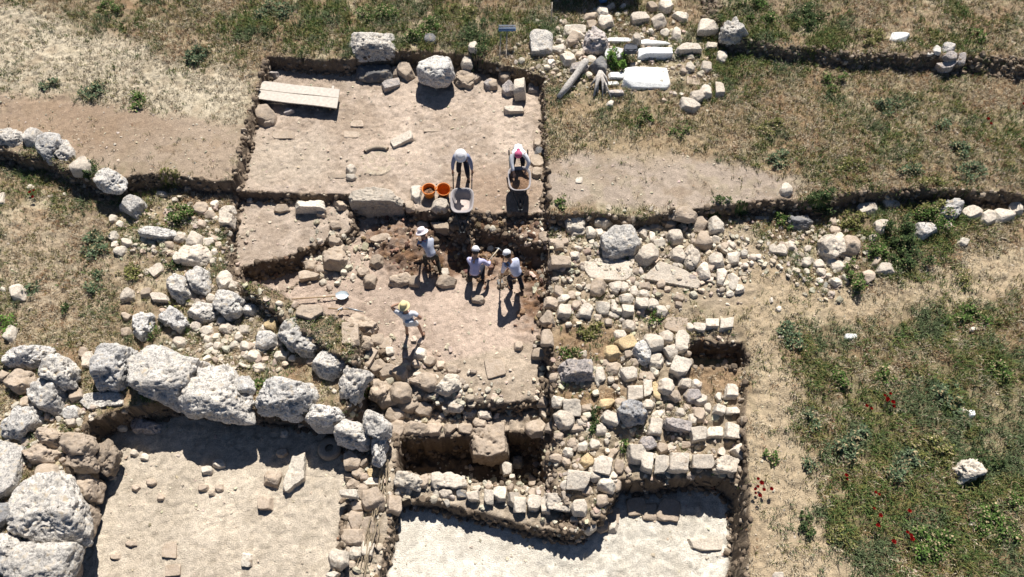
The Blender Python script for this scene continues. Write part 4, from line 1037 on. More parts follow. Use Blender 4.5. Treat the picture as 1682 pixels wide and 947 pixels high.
def blades(name, P, kind, nb, hmin, hmax, wid, seed, spread=.035):
    rng = np.random.RandomState(seed)
    n = len(P)
    pos = np.repeat(P, nb, 0) + rng.normal(0, spread, (n * nb, 2)); kk = np.repeat(kind, nb)
    m = len(pos)
    isg = np.isin(kk, [palK.index(k) for k in ('green', 'blue', 'olive')])
    hsc = np.repeat(rng.uniform(.7, 1.35, n), nb)
    h = rng.uniform(hmin, hmax, m) * hsc * np.repeat(.8 + .9 * sample(green, P[:, 0], P[:, 1]), nb) * np.where(isg, 1.15, .9)
    a = rng.uniform(0, 2 * math.pi, m); lean = h * rng.uniform(.2, 1.25, m)
    w = wid * rng.uniform(.6, 1.5, m) * np.where(isg, 1.25, 1)
    z = zat(pos[:, 0], pos[:, 1]) - .01
    dx, dy = np.cos(a), np.sin(a)
    b0 = np.stack([pos[:, 0] - dy * w, pos[:, 1] + dx * w, z], -1); b1 = np.stack([pos[:, 0] + dy * w, pos[:, 1] - dx * w, z], -1)
    mx = pos + np.stack([dx, dy], -1) * (lean * .42)[:, None]
    m0 = np.stack([mx[:, 0] - dy * w * .8, mx[:, 1] + dx * w * .8, z + h * .7], -1); m1 = np.stack([mx[:, 0] + dy * w * .8, mx[:, 1] - dx * w * .8, z + h * .7], -1)
    tp = pos + np.stack([dx, dy], -1) * lean[:, None]
    t0 = np.stack([tp[:, 0], tp[:, 1], z + h * np.where(lean > h, .75, .97)], -1)
    v = np.stack([b0, b1, m0, m1, t0], 1).reshape(-1, 3)
    i = np.arange(m)[:, None] * 5
    f = np.concatenate([i + [0, 1, 3], i + [0, 3, 2], i + [2, 3, 4]], 1).reshape(-1, 3)
    c = palV[kk] * np.repeat(rng.uniform(.75, 1.25, (n, 1)), nb, 0) * rng.uniform(.8, 1.2, (m, 1))
    me = new_mesh(name, v, f, False)
    set_col(me, np.repeat(np.clip(c, .01, .9), 5, 0))
    return tag(link(name, me, M['grass']), kind='stuff')

P = sow(105000, gdens)
gr = sample(green, P[:, 0], P[:, 1]) + (fbm2(P[:, 0] * .9, P[:, 1] * .9, 131, 4) - .5) * 2.0
stw = sample(straw + path_r * .8, P[:, 0], P[:, 1])
rr = RNG.uniform(0, 1, len(P)); r2 = RNG.uniform(0, 1, len(P))
patch = fbm2(P[:, 0] * 1.2 + 9, P[:, 1] * 1.2, 132, 3)
kind = np.where(rr < np.clip(gr, .03, .95),
                np.where(patch > .55, palK.index('blue'), np.where(r2 < .55, palK.index('green'), np.where(r2 < .9, palK.index('olive'), palK.index('yell')))),
                np.where(r2 < .42 + .5 * np.clip(stw, 0, 1), palK.index('straw'), np.where(r2 < .8, palK.index('tan'), np.where(patch < .45, palK.index('rust'), palK.index('olive')))))
blades('grass', P, kind, 7, .04, .125, .0062, 5, .04)

# ------------------------------------------------------------------ plants one can tell apart
def plant(px, py, rpx, hgt, style, label, name='weed', cat='weed', group=None, ry=None, seed=0, dens=1.0):
    rng = np.random.RandomState(seed + int(px * 3 + py))
    g = hit(px, py)
    sc = F / ((g[1] - CAM[1]) * st - (g[2] - CAM[2]) * ct)
    R = rpx / sc; RY = (ry or rpx * .8) / sc / .8
    root = empty(name, g, label, cat, group)
    n = int(min(3200, max(120, 2100 * R * RY * dens)))
    pal = {'green': [(.085, .15, .03), (.12, .19, .045), (.055, .10, .022)], 'dark': [(.045, .075, .025), (.065, .10, .035), (.09, .13, .04)], 'blue': [(.12, .17, .085), (.17, .22, .125), (.085, .13, .06)],
           'olive': [(.19, .19, .05), (.24, .235, .075), (.12, .13, .035)], 'bright': [(.13, .25, .04), (.18, .30, .06), (.085, .17, .03)]}[style]
    # several shoots of uneven size, each a loose spray of leaves
    nc = int(rng.randint(7, 13)); ca_ = rng.uniform(0, 2 * math.pi, nc); cr_ = rng.uniform(.1, .85, nc) ** .8; cs_ = rng.uniform(.18, .5, nc)
    ci = rng.choice(nc, n, p=cs_ ** 2 / (cs_ ** 2).sum())
    u = np.abs(rng.normal(0, .55, n)); a = rng.uniform(0, 2 * math.pi, n)
    x = (np.cos(ca_)[ci] * cr_[ci] + np.cos(a) * u * cs_[ci]) * R; y = (np.sin(ca_)[ci] * cr_[ci] + np.sin(a) * u * cs_[ci]) * RY
    hh_ = hgt * rng.uniform(.45, 1.1, nc)[ci]
    z = hh_ * np.exp(-u * u * 1.2) * rng.uniform(.15, 1.0, n) + .01
    L = rng.uniform(.03, .085, n) * (1.5 if style == 'blue' else 1.0); wd = L * (.22 if style == 'blue' else .38)
    b = a + rng.normal(0, .8, n); el = rng.uniform(-.2, .9, n)
    d = np.stack([np.cos(b) * np.cos(el), np.sin(b) * np.cos(el), np.sin(el)], -1)
    s = np.stack([-np.sin(b), np.cos(b), rng.normal(0, .35, n)], -1); s /= np.linalg.norm(s, axis=1)[:, None]
    p = np.stack([x, y, z], -1)
    v = np.stack([p, p + d * (L * .5)[:, None] + s * wd[:, None], p + d * L[:, None], p + d * (L * .5)[:, None] - s * wd[:, None]], 1).reshape(-1, 3)
    gz = zat(v[:, 0] + g[0], v[:, 1] + g[1]) - g[2]
    v[:, 2] += np.clip(gz, -.3, .3)
    me = new_mesh('foliage', v, np.arange(n * 4).reshape(-1, 4), False)
    set_col(me, np.repeat(np.where(rng.uniform(0, 1, (n, 1)) < (.05 if style in ('bright', 'dark') else .2), np.array([(.36, .29, .16)]), np.array(pal)[rng.randint(0, 3, n)] * .85) * rng.uniform(.7, 1.3, (n, 1)), 4, 0))
    link('foliage', me, M['leaf'], root)
    mb = MB()
    for i in range(7):
        aa = i * .9 + rng.uniform(0, .5); q = rng.uniform(.3, .75)
        mb.tube([(0, 0, -.05), (math.cos(aa) * R * q * .4, math.sin(aa) * RY * q * .4, hgt * .4), (math.cos(aa) * R * q, math.sin(aa) * RY * q, hgt * .7)], [.012, .009, .004], 5)
    mb.build('stem', MAT_STEM, root)
    return root
MAT_STEM = simple('plant_stem', (.16, .13, .06), .8)

BUSH = 'leafy bushes'; WEED = 'green weeds on the field'; DITCH = 'shrubs in the right ditch'
plant(1010, 106, 21, .5, 'bright', 'bright green leafy bush growing beside the white marble', 'bush', 'bush', BUSH, 20, dens=3)
plant(301, 350, 26, .45, 'green', 'green bush among stones under the left path', 'bush', 'bush', BUSH, 24, dens=2.2)
plant(1058, 193, 15, .25, 'green', 'small green bush on dry ground below the marble slab', 'bush', 'bush', BUSH, 12, dens=2)
plant(1118, 215, 19, .22, 'green', 'low green weed right of the small bush below the marble', ry=11, group=WEED)
for (x, y, r, h, s, l, ry) in [
    (1515, 330, 34, .5, 'olive', 'yellow-green shrub at the top of the right ditch', 26), (1520, 366, 40, .6, 'green', 'broad green shrub filling the middle of the ditch', 24), (1470, 385, 42, .55, 'dark', 'dark shrub between the white ditch stones', 30),
    (1432, 415, 24, .4, 'green', 'green shrub right of the ditch stone nest', 24), (1492, 428, 34, .4, 'dark', 'dark low shrub on the ditch\'s camera side', 20), (1398, 452, 20, .5, 'green', 'upright green shrub below the stone nest', 28), (1400, 365, 26, .35, 'olive', 'olive shrub above the stone nest', 18),
    (1285, 370, 18, .3, 'green', 'small green shrub in the ditch\'s left end', 14), (1345, 330, 40, .35, 'dark', 'dark shrub under the terrace end', 22), (1195, 350, 30, .3, 'dark', 'dark weed in the shade of the terrace bank', 14)]:
    plant(x, y, r, h, s, l, 'shrub', 'shrub', DITCH, ry, dens=1.8)
for (x, y, r, h, s, l, ry) in [
    (1380, 626, 22, .3, 'green', 'round dark-green weed at the path, left of a pair', 18), (1450, 618, 20, .28, 'green', 'round green weed right of the path-side pair', 18), (1395, 730, 34, .42, 'blue', 'large grey-green thistle beside the right path', 32),
    (1330, 690, 17, .25, 'blue', 'grey-green thistle leaning into the right path', 20), (1332, 762, 13, .2, 'blue', 'small round thistle on the right path', 11), (1268, 748, 13, .2, 'green', 'small green weed by the right path\'s left edge', 13),
    (1555, 650, 32, .3, 'blue', 'grey-green thistle clump right of the poppies', 28), (1480, 765, 42, .32, 'blue', 'broad grey-green thistle patch in the field\'s middle', 26), (1530, 738, 42, .25, 'olive', 'yellow-green grass hummock above the lone field stone', 24),
    (1645, 605, 26, .3, 'green', 'green weed clump at the right edge', 24), (1620, 760, 34, .3, 'dark', 'dark weed clump above the lone field stone', 16), (1640, 850, 50, .3, 'green', 'broad green weed patch at the lower right corner', 40),
    (1520, 900, 46, .3, 'green', 'green weed patch near the bottom right edge', 34), (1508, 895, 18, .22, 'bright', 'bright light-green weed near the bottom edge', 14), (1380, 880, 22, .25, 'olive', 'olive weed by the lower path', 18), (1325, 862, 15, .25, 'dark', 'dark weed tuft in the lower path', 18),
    (1300, 550, 26, .25, 'blue', 'grey-green thistle at the path\'s upper end', 22), (1580, 520, 40, .26, 'green', 'green weed patch below the ditch grass', 24), (1580, 462, 12, .2, 'olive', 'small olive tuft on the dry strip', 10),
    (1540, 208, 16, .22, 'blue', 'blue-green thistle in the upper right grass', 13), (1460, 180, 26, .22, 'blue', 'grey-green thistle patch in the upper right grass', 16), (1575, 245, 22, .24, 'blue', 'grey-green thistle above the ditch bank', 16), (1490, 280, 24, .24, 'blue', 'thistle just above the ditch bank, left of another', 14),
    (1590, 285, 26, .22, 'blue', 'pale thistle on the ditch bank near the edge', 15), (1370, 135, 22, .32, 'green', 'green weed beneath the upper right bank', 15), (1425, 62, 24, .3, 'olive', 'yellow-green weed on the upper right bank', 18), (1605, 62, 16, .28, 'green', 'green weed beside the far right stone heap', 13),
    (1240, 20, 40, .4, 'green', 'tall green weeds at the top edge right of the marble', 26), (1330, 30, 40, .3, 'dark', 'dark weeds on the raised field at top', 24), (1285, 265, 26, .2, 'blue', 'grey-green weed at the end of the terrace', 14),
    (1400, 272, 30, .2, 'olive', 'yellow-green weed patch above the right ditch', 14), (1265, 210, 26, .2, 'olive', 'olive weed patch right of the terrace', 16)]:
    plant(x, y, r, h, s, l, group=WEED, ry=ry, dens=1.5)
for (x, y, r, h, s, l, ry) in [
    (155, 152, 26, .24, 'blue', 'grey-green weed clump along the left path\'s edge', 16), (85, 140, 18, .2, 'blue', 'small grey-green weed at the left path edge', 10), (228, 168, 20, .22, 'green', 'green weed at the straw\'s edge left of the trench', 18), (330, 92, 26, .26, 'blue', 'grey-green weed patch left above the plank', 20),
    (185, 18, 22, .3, 'green', 'dark green weed near the top left edge', 14), (440, 25, 36, .32, 'blue', 'grey-green weed patch above the trench\'s left corner', 22), (620, 25, 34, .36, 'green', 'green bushy weed above the big trench boulder', 26), (690, 50, 40, .36, 'green', 'green bushy weed between the two trench boulders', 24),
    (790, 62, 26, .4, 'dark', 'dark bush beside the broom at the trench edge', 34), (760, 22, 30, .3, 'olive', 'olive weeds at the top above the broom', 18), (160, 400, 24, .24, 'blue', 'blue-green weed in the left grass', 24), (158, 465, 15, .22, 'blue', 'small blue-green weed left of the boulders', 16),
    (12, 535, 16, .26, 'bright', 'bright green weed at the far left edge', 15), (108, 505, 10, .2, 'dark', 'small dark weed in the dry left grass', 12), (50, 478, 16, .2, 'blue', 'grey-green weed beside the pale left stone', 12), (212, 450, 22, .2, 'olive', 'olive weed left of the scattered boulders', 14),
    (285, 440, 18, .2, 'dark', 'dark weed under the broad pale stone', 8), (250, 548, 16, .25, 'green', 'green weed right of the bright left boulder', 12), (215, 600, 12, .25, 'olive', 'moss-green tuft on the great boulder', 16), (420, 630, 16, .2, 'green', 'green weed tuft among the great boulders', 9),
    (935, 580, 26, .24, 'green', 'green weeds beside the long pinkish block', 10), (1072, 520, 14, .3, 'green', 'green weed at the low wall\'s right end', 14), (975, 690, 12, .25, 'dark', 'dark thistle among the lower cobbles', 24), (1022, 735, 9, .22, 'green', 'small green weed in the lower rubble', 12),
    (920, 335, 12, .2, 'green', 'small green weed on the terrace edge by the trench', 12), (975, 545, 30, .14, 'olive', 'dry olive weeds in the orange grass patch', 14), (285, 295, 20, .2, 'olive', 'olive weed at the left path\'s lower edge', 12), (150, 275, 20, .24, 'dark', 'dark weed behind the left boulder line', 14),
    (600, 640, 10, .16, 'green', 'moss-green weed by the centre wall boulders', 8), (300, 500, 20, .16, 'olive', 'olive weed between the scattered boulders', 10)]:
    plant(x, y, r, h, s, l, group=WEED, ry=ry, dens=1.5)

# poppies
MAT_POPPY = simple('poppy_petals', (.50, .03, .022), .6, .4)
mb = MB()
for k in range(5):
    a = k * 2 * math.pi / 5
    mb.lathe([(.002, 0), (.028, .004), (.04, .018), (.038, .03)], (math.cos(a) * .03, math.sin(a) * .03, .0), 9)
tmp = mb.build('petals', MAT_POPPY, None, smooth=True); pet_me = tmp.data; bpy.data.objects.remove(tmp)
mb = MB(); mb.tube([(0, 0, -.26), (.01, 0, -.12), (0, 0, 0)], .006, 5)
tmp = mb.build('stem', MAT_STEM, None); stem_me = tmp.data; bpy.data.objects.remove(tmp)
prng = np.random.RandomState(3)
POP = {('red poppy in the cluster beside the right earth wall', 'poppies beside the right earth wall'): [(1240, 803), (1246, 797), (1237, 813), (1250, 808), (1243, 818), (1262, 807), (1241, 790), (1235, 808)],
       ('red poppy in the cluster among green weeds on the right', 'poppies among the green weeds'): [(1446, 655), (1452, 660), (1458, 667), (1449, 664), (1455, 652), (1462, 672), (1418, 671), (1424, 677)],
       ('red poppy in the sparse lower field drift', 'poppies in the lower field'): [(1432, 812), (1438, 815), (1439, 850), (1434, 866), (1483, 877), (1488, 882), (1462, 892), (1487, 842), (1383, 785), (1386, 790), (1430, 838), (1490, 888)],
       ('red poppy at the upper right edge of the picture', 'poppies at the right edge'): [(1678, 162), (1676, 170), (1681, 166), (1677, 230), (1681, 235), (1675, 178), (1615, 205), (1620, 212)],
       ('red poppy in the shaded left grass', 'poppies in the left grass'): [(58, 325), (63, 320), (60, 330)]}
for (lab, grp), ps in POP.items():
    for (x, y) in ps:
        g = hit(x, y)
        h = prng.uniform(.2, .32)
        r = empty('poppy', (g[0], g[1], g[2] + h), lab, 'poppy', grp, prng.uniform(0, 6))
        s = prng.uniform(.5, .95); r.scale = (s, s, s)
        link('petals', pet_me, None, r); link('stem', stem_me, None, r)

# ------------------------------------------------------------------ wood, tools, barrows, buckets, canopy
MAT_PLANK = simple('weathered_plank', (.56, .50, .42), .8, .14, 9, .2)
MAT_WOOD = simple('tool_handle_wood', (.36, .25, .14), .7, .2, 14)
MAT_PALEWOOD = simple('pale_handle_wood', (.55, .46, .34), .7, .2, 14)
MAT_DEAD = simple('dead_wood', (.45, .41, .36), .85, .35, 16, .6)
MAT_IRON = simple('worn_steel', (.30, .32, .33), .45, .2, 20, .1, .5, .6)
MAT_BLADE = simple('pale_blade', (.62, .70, .72), .4, .12, 20, .1, .5, .2)
MAT_BLUE = simple('blue_plastic', (.10, .22, .42), .45, .15, 20, .1, .4)
MAT_ORANGE = simple('orange_rubber', (.72, .21, .025), .5, .1, 14, .1, .35)
MAT_TRAY = simple('dusty_tray', (.33, .30, .29), .6, .15, 7, .15, .3)
MAT_TUBE = simple('dark_tube', (.045, .05, .05), .5, .2, 20, .1, .4)
MAT_GRIP = simple('rubber_grip', (.02, .02, .02), .6)
MAT_TYRE = simple('tyre_rubber', (.025, .025, .026), .8, .2, 30, .3)
MAT_SOILFILL = simple('brown_earth_fill', (.21, .13, .08), .95, .4, 18, .9, .1)
MAT_DUSTFILL = simple('pale_dust_fill', (.50, .42, .37), .95, .2, 9, .5, .1)
MAT_BAG = simple('dark_bag_cloth', (.055, .06, .075), .7, .3, 20, .5)
MAT_CANVAS = simple('canopy_cloth', (.45, .45, .42), .8)
MAT_TWIG = simple('dry_twigs', (.34, .27, .18), .9, .4, 20)

def lerp(a, b, t): return tuple(a[i] + (b[i] - a[i]) * t for i in range(3))

# planks lying over the trench's left edge on a short cross batten
def plank(poly, z, label):
    w = W(np.array([p[0] for p in poly]), np.array([p[1] for p in poly]), z)
    c = w.mean(0); t = .045
    # long boards with slightly worn ends
    vs = []
    nseg = 10
    for zz in (0, -t):
        for side in (0, 1):
            A, B = (w[0], w[1]) if side == 0 else (w[3], w[2])
            for i in range(nseg + 1):
                p = A + (B - A) * i / nseg
                vs.append((p[0] - c[0], p[1] - c[1], zz + .012 * math.sin(i * .9 + side) + (.0)))
    n = nseg + 1
    fs = []
    for i in range(nseg):
        fs += [(i, n + i, n + i + 1, i + 1), (2 * n + i, 2 * n + i + 1, 3 * n + i + 1, 3 * n + i), (i, i + 1, 2 * n + i + 1, 2 * n + i), (n + i, 3 * n + i, 3 * n + i + 1, n + i + 1)]
    fs += [(0, 2 * n, 3 * n, n), (nseg, n + nseg, 3 * n + nseg, 2 * n + nseg)]
    mb = MB().add(vs, fs)
    o = mb.build('plank', MAT_PLANK, None, (c[0], c[1], z))
    return tag(o, label, 'plank', 'planks bridging the trench corner')
plank([(415, 131), (558, 146.5), (556, 160), (414, 145)], -.2, 'upper of two pale planks bridging the trench\'s left edge')
plank([(414, 146.2), (556, 161), (553, 177), (413, 160.5)], -.2, 'lower of two pale planks bridging the trench\'s left edge')
a = W(546, 156, -.24); 
mb = MB(); mb.box((0, 0, -.03), (.09, .95, .07), .08, .008); 
tr = empty('wooden_trestle', (a[0], a[1], -.245), 'short wooden trestle under the planks\' right end', 'trestle')
mb.build('beam', MAT_PLANK, tr)
for s in (-1, 1):
    for q in (-1, 1):
        MB().tube([(0, s * .38, -.06), (q * .12, s * .42, -.34)], .028, 8).build('leg', MAT_WOOD, tr)

# dead branch by the marble and the dry root beside it
p = [hit(*q) for q in ((917, 163), (932, 146), (945, 130), (957, 116), (962, 110))]
z0 = [.08, .12, .2, .28, .3]
o = empty('dead_branch', p[0], 'thick bleached dead branch lying left of the marble slabs', 'branch')
pts = [(q[0] - p[0][0], q[1] - p[0][1], q[2] - p[0][2] + zz + .03 * math.sin(i * 2)) for i, (q, zz) in enumerate(zip(p, z0))]
MB().tube(pts, [.09, .13, .12, .14, .11], 10).build('limb', MAT_DEAD, o, smooth=True)
MB().tube([pts[1], (pts[1][0] + .28, pts[1][1] + .1, .05)], [.045, .02], 7).build('twig', MAT_DEAD, o)
p0 = hit(985, 128)
o = empty('dry_root', p0, 'splayed dry tree root beside the dark hollow and marble', 'root')
rr_ = np.random.RandomState(4)
for (x, y, zz, r) in ((975, 158, .06, .07), (982, 152, .08, .05), (996, 150, .05, .05), (1006, 166, .04, .03), (970, 140, .1, .06), (999, 140, .1, .05), (990, 160, .05, .04)):
    q = W(x, y, p0[2] + zz)
    mid = ((q[0] - p0[0]) * .5 + rr_.normal(0, .06), (q[1] - p0[1]) * .5 + rr_.normal(0, .05), .26)
    MB().tube([(0, 0, .3), mid, tuple(q - p0)], [r * 1.4, r, r * .45], 7).build('root_arm', MAT_DEAD, o, smooth=True)

# dry twigs fallen along the centre wall
mb = MB(); rr_ = np.random.RandomState(9)
path = [(634, 742), (628, 780), (620, 820), (613, 860), (604, 900), (598, 945)]
for i in range(46):
    t = rr_.uniform(0, 4.2); k = int(t); f_ = t - k
    A = np.array(path[k]) * (1 - f_) + np.array(path[k + 1]) * f_ + rr_.normal(0, 5, 2) * (1, .4)
    B = A + (np.array(path[min(k + 1, 5)]) - np.array(path[k])) * rr_.uniform(.6, 1.6) + rr_.normal(0, 3.5, 2)
    za = max(hit(*A)[2], -1.35) + rr_.uniform(.02, .28); zb = max(hit(*B)[2], -1.6) + rr_.uniform(.02, .2)
    a = W(A[0], A[1], za); b = W(B[0], B[1], zb); m_ = (a + b) / 2 + rr_.normal(0, .03, 3)
    mb.tube([a, m_, b], [rr_.uniform(.012, .028), .016, .007], 5)
tag(mb.build('dry_twigs', MAT_TWIG, None), kind='stuff')

# broom and pole leaning on the trench bank
def rod(name, A, B, r, mat, label, cat, extra=None):
    A = np.array(A); B = np.array(B)
    o = empty(name, A, label, cat)
    MB().tube([(0, 0, 0), tuple((B - A) * .5), tuple(B - A)], r, 8).build('handle', mat, o, smooth=True)
    return o
top = W(833, 49, .62); bot = W(830, 128, -.42)
br = rod('broom', bot, top, .022, MAT_PALEWOOD, 'blue-headed broom standing head up against the trench bank', 'broom')
d = top - bot
MB().box((d[0], d[1], d[2] + .03), (.62, .13, .10), .03, .02).build('broom_head', MAT_BLUE, br)
mb = MB()
for i in range(22):
    x = -.29 + i * .0276
    mb.box((d[0] + x, d[1], d[2] + .14), (.016, .09, .12))
mb.build('bristles', simple('grey_bristles', (.18, .2, .24), .9), br)
rod('pole', W(820, 104, -.05), W(823, 55, .5), .02, MAT_PALEWOOD, 'thin pale pole leaning left of the blue broom', 'pole')
rod('stake', W(905, 42, .05), W(907, 3, .75), .018, MAT_PALEWOOD, 'thin upright stake near the top edge beside dark rocks', 'stake')

# shovel, pickaxe and hoe on the work floor
def ground_pt(x, y, dz): 
    g = hit(x, y); return W(x, y, g[2] + dz)
A = ground_pt(479, 491, .18); B = ground_pt(553, 486, .12)
sh = empty('shovel', A, 'long-handled shovel with pale round blade lying on the work floor', 'shovel')
MB().tube([(0, 0, 0), tuple(B - A)], .02, 8).build('handle', MAT_WOOD, sh, smooth=True)
e = B - A; ux = e / np.linalg.norm(e); vx = np.array([-ux[1], ux[0], 0])
vs = []; fs = []
prof = [(-.02, .05), (.05, .12), (.14, .155), (.24, .15), (.32, .11), (.38, .03)]
for (u, w_) in prof:
    for s in (-1, -.5, 0, .5, 1):
        q = e + ux * u + vx * w_ * s + np.array([0, 0, .045 * (s * s) + .05 * (u < .04)])
        vs.append(tuple(q))
for i in range(len(prof) - 1):
    for k in range(4): fs.append((i * 5 + k, i * 5 + k + 1, (i + 1) * 5 + k + 1, (i + 1) * 5 + k))
n0 = len(vs); vs += [(v[0], v[1], v[2] - .008) for v in vs]; fs += [tuple(reversed([i + n0 for i in f])) for f in fs]
MB().add(vs, fs).build('blade', MAT_BLADE, sh, smooth=True)
A = ground_pt(539, 506, .16); B = ground_pt(582, 508, .16)
pk = empty('pickaxe', A, 'pickaxe lying on tan slabs left of the standing man', 'pickaxe')
MB().tube([(0, 0, 0), tuple(B - A)], .02, 8).build('handle', MAT_WOOD, pk, smooth=True)
h0 = ground_pt(568, 505, .18) - A; h1 = ground_pt(584, 509, .2) - A; h2 = ground_pt(597, 512, .14) - A
MB().tube([tuple(h0), tuple(h1), tuple(h2)], [.014, .035, .012], 8).build('pick_head', MAT_IRON, pk, smooth=True)
A = ground_pt(541, 541, .06); B = ground_pt(559, 508, .2)
ho = empty('hoe', A, 'short dark hoe propped on the slab beside the pickaxe', 'hoe')
MB().tube([(0, 0, 0), tuple(B - A)], .018, 8).build('handle', MAT_WOOD, ho, smooth=True)
MB().box(tuple(B - A), (.16, .05, .12), .5, .01).build('hoe_blade', MAT_IRON, ho)

# orange buckets
def bucket(px, py, label, tilt, fill):
    g = hit(px, py + 6)
    o = empty('bucket', g, label, 'bucket', 'orange buckets beside the barrow')
    o.rotation_euler = (tilt[0], tilt[1], 0)
    MB().lathe([(0, .0), (.15, .0), (.162, .01), (.20, .20), (.215, .34), (.232, .345), (.232, .36), (.207, .36), (.19, .20), (.152, .03), (0, .03)], n=36).build('tub', MAT_ORANGE, o, smooth=True)
    if fill:
        b = MB(); r2_ = np.random.RandomState(2)
        b.lathe([(.188, .17), (.16, .20), (.10, .215), (.0, .22)], n=20)
        for i in range(14): 
            a_ = r2_.uniform(0, 6.28); q = r2_.uniform(0, .14); b.box((math.cos(a_) * q, math.sin(a_) * q, .215), (.06, .05, .05), a_, .012)
        b.build('soil', MAT_SOILFILL, o)
    for s in (-1, 1):
        MB().tube([(s * .225, -.06, .35), (s * .28, -.05, .385), (s * .28, .05, .385), (s * .225, .06, .35)], .013, 8).build('handle', MAT_ORANGE, o, smooth=True)
    return o
bucket(706, 315, 'left orange bucket with earth and stones inside, by the barrow', (0, 0), True)
bucket(729, 312, 'right orange bucket, empty and tipped towards the camera', (.22, .06), False)

# wheelbarrows
def barrow(px, py, label, fill, yaw=0.0, hh=0.0):
    g = hit(px, py)
    o = empty('wheelbarrow', g, label, 'wheelbarrow', 'wheelbarrows at the trench front', yaw)
    # local: +y to the handles, -y to the wheel
    def ring(hx, y0, y1, z, n=28, pw=3.4):
        c = (y0 + y1) / 2; hy = (y1 - y0) / 2; out = []
        for i in range(n):
            t = 2 * math.pi * i / n; cs, sn = math.cos(t), math.sin(t); e_ = 2 / pw
            x = math.copysign(abs(cs) ** e_, cs) * hx; y = math.copysign(abs(sn) ** e_, sn) * hy
            tap = 1 - .10 * (-(y / hy) * .5 + .5)
            out.append((x * tap, c + y, z + .05 * (y / hy < 0) * -(y / hy)))
        return out
    rings = [ring(.22, -.22, .26, .30), ring(.30, -.38, .36, .44), ring(.37, -.53, .45, .62), ring(.395, -.56, .475, .63), ring(.395, -.56, .475, .645), ring(.36, -.52, .44, .64), ring(.29, -.37, .35, .455), ring(.21, -.21, .25, .318)]
    vs = [v for r in rings for v in r]; n = 28; fs = []
    for i in range(len(rings) - 1): fs += [(i * n + k, i * n + (k + 1) % n, (i + 1) * n + (k + 1) % n, (i + 1) * n + k) for k in range(n)]
    fs += [tuple(range(n - 1, -1, -1)), tuple(7 * n + k for k in range(n))]
    MB().add(vs, fs).build('tray', MAT_TRAY, o, smooth=True)
    if fill == 'earth':
        b = MB(); r2_ = np.random.RandomState(6)
        R = [ring(.335, -.47, .40, .54), ring(.25, -.36, .30, .585), ring(.10, -.15, .12, .62)]
        vs = [v for r in R for v in r]; fs = []
        for i in range(2): fs += [(i * n + k, i * n + (k + 1) % n, (i + 1) * n + (k + 1) % n, (i + 1) * n + k) for k in range(n)]
        fs += [tuple(2 * n + k for k in range(n))]
        b.add(vs, fs)
        for i in range(46):
            x, y = r2_.uniform(-.26, .26), r2_.uniform(-.38, .3); b.box((x, y, .60 - .25 * abs(x) ** 1.5 - .2 * abs(y) ** 2), (r2_.uniform(.04, .09), r2_.uniform(.04, .08), .06), r2_.uniform(0, 3), .015)
        b.build('earth_load', MAT_SOILFILL, o)
    else:
        R = ring(.24, -.27, .28, .352)
        b = MB().add(R + [(0, 0, .375)], [(k, (k + 1) % n, n) for k in range(n)])
        b.build('dust', MAT_DUSTFILL, o, smooth=True)
    for s in (-1, 1):
        MB().tube([(s * .06, -.78, .18), (s * .20, -.40, .28), (s * .26, .2, .30), (s * .30, .60, .52), (s * .31, 1.08, .66)], .019, 8).build('handle_bar', MAT_TUBE, o, smooth=True)
        MB().tube([(s * .31, .97, .63), (s * .312, 1.14, .68)], .026, 8).build('grip', MAT_GRIP, o, smooth=True)
        MB().tube([(s * .25, .1, .30), (s * .28, .26, .02), (s * .28, .40, .02), (s * .27, .44, .38)], .017, 8).build('leg', MAT_TUBE, o, smooth=True)
    MB().tube([(-.07, -.98, .22), (.07, -.98, .22)], .014, 6).build('front_bar', MAT_TUBE, o)
    for s in (-1, 1):
        MB().tube([(s * .06, -.78, .18), (s * .07, -.98, .22), (s * .16, -.58, .50)], .013, 6).build('front_stay', MAT_TUBE, o)
    rot = Vector((1, 0, 0)).rotation_difference(Vector((0, 0, 1))).to_matrix().inverted()
    wh = MB().lathe([(.045, -.02), (.14, -.018), (.14, .018), (.045, .02)], (0, -.78, .185), 24, rot).build('wheel', MAT_IRON, o)
    MB().lathe([(.135, -.035), (.165, -.042), (.19, -.02), (.19, .02), (.165, .042), (.135, .035)], (0, -.78, .185), 28, rot).build('tyre', MAT_TYRE, wh, smooth=True)
    return o
BA = barrow(761, 348, 'wheelbarrow with pale dusty tray pushed by the grey-shirted worker', 'dust', .02)
BB = barrow(853, 312, 'wheelbarrow loaded with brown earth under the bending worker', 'earth', .03)

# dark bag on the marble, marble column base in the trench floor
g = W(1035, 83, .36)
bag = empty('bag', g, 'crumpled dark bag lying on the white marble beam', 'bag')
vs, f_ = rock_verts(np.array([(-.24, -.2), (.22, -.17), (.25, .14), (-.2, .2)]), .16, 77, 16, 'k', 1.0)
link('pouch', new_mesh('pouch', vs, f_, True), MAT_BAG, bag)
MB().tube([(-.2, -.1, .15), (0, -.16, .2), (.2, -.08, .16)], .018, 6).build('strap', MAT_BAG, bag, smooth=True)
MB().tube([(-.18, .12, .15), (.02, .17, .19), (.21, .09, .15)], .018, 6).build('strap', MAT_BAG, bag, smooth=True)
g = hit(620, 266)
cb = empty('column_base', (g[0], g[1], g[2] - .03), 'round flush column base with worn inner ring in the trench floor', 'column base')
o = MB().lathe([(0, .02), (.34, .022), (.42, .034), (.50, .036), (.545, .042), (.57, .03), (.60, -.03)], n=48, sx=1.06).build('disc', M['c'], cb, smooth=True); o.color = (.50, .41, .30, 1)
r_ = MB(); 
vs = []; fs = []
for i in range(15):
    a_ = math.radians(62 + i * 5.2)
    for (r, z) in ((.54, 0), (.55, .13), (.66, .14), (.72, 0)): vs.append((r * 1.06 * math.cos(a_), r * math.sin(a_), z))
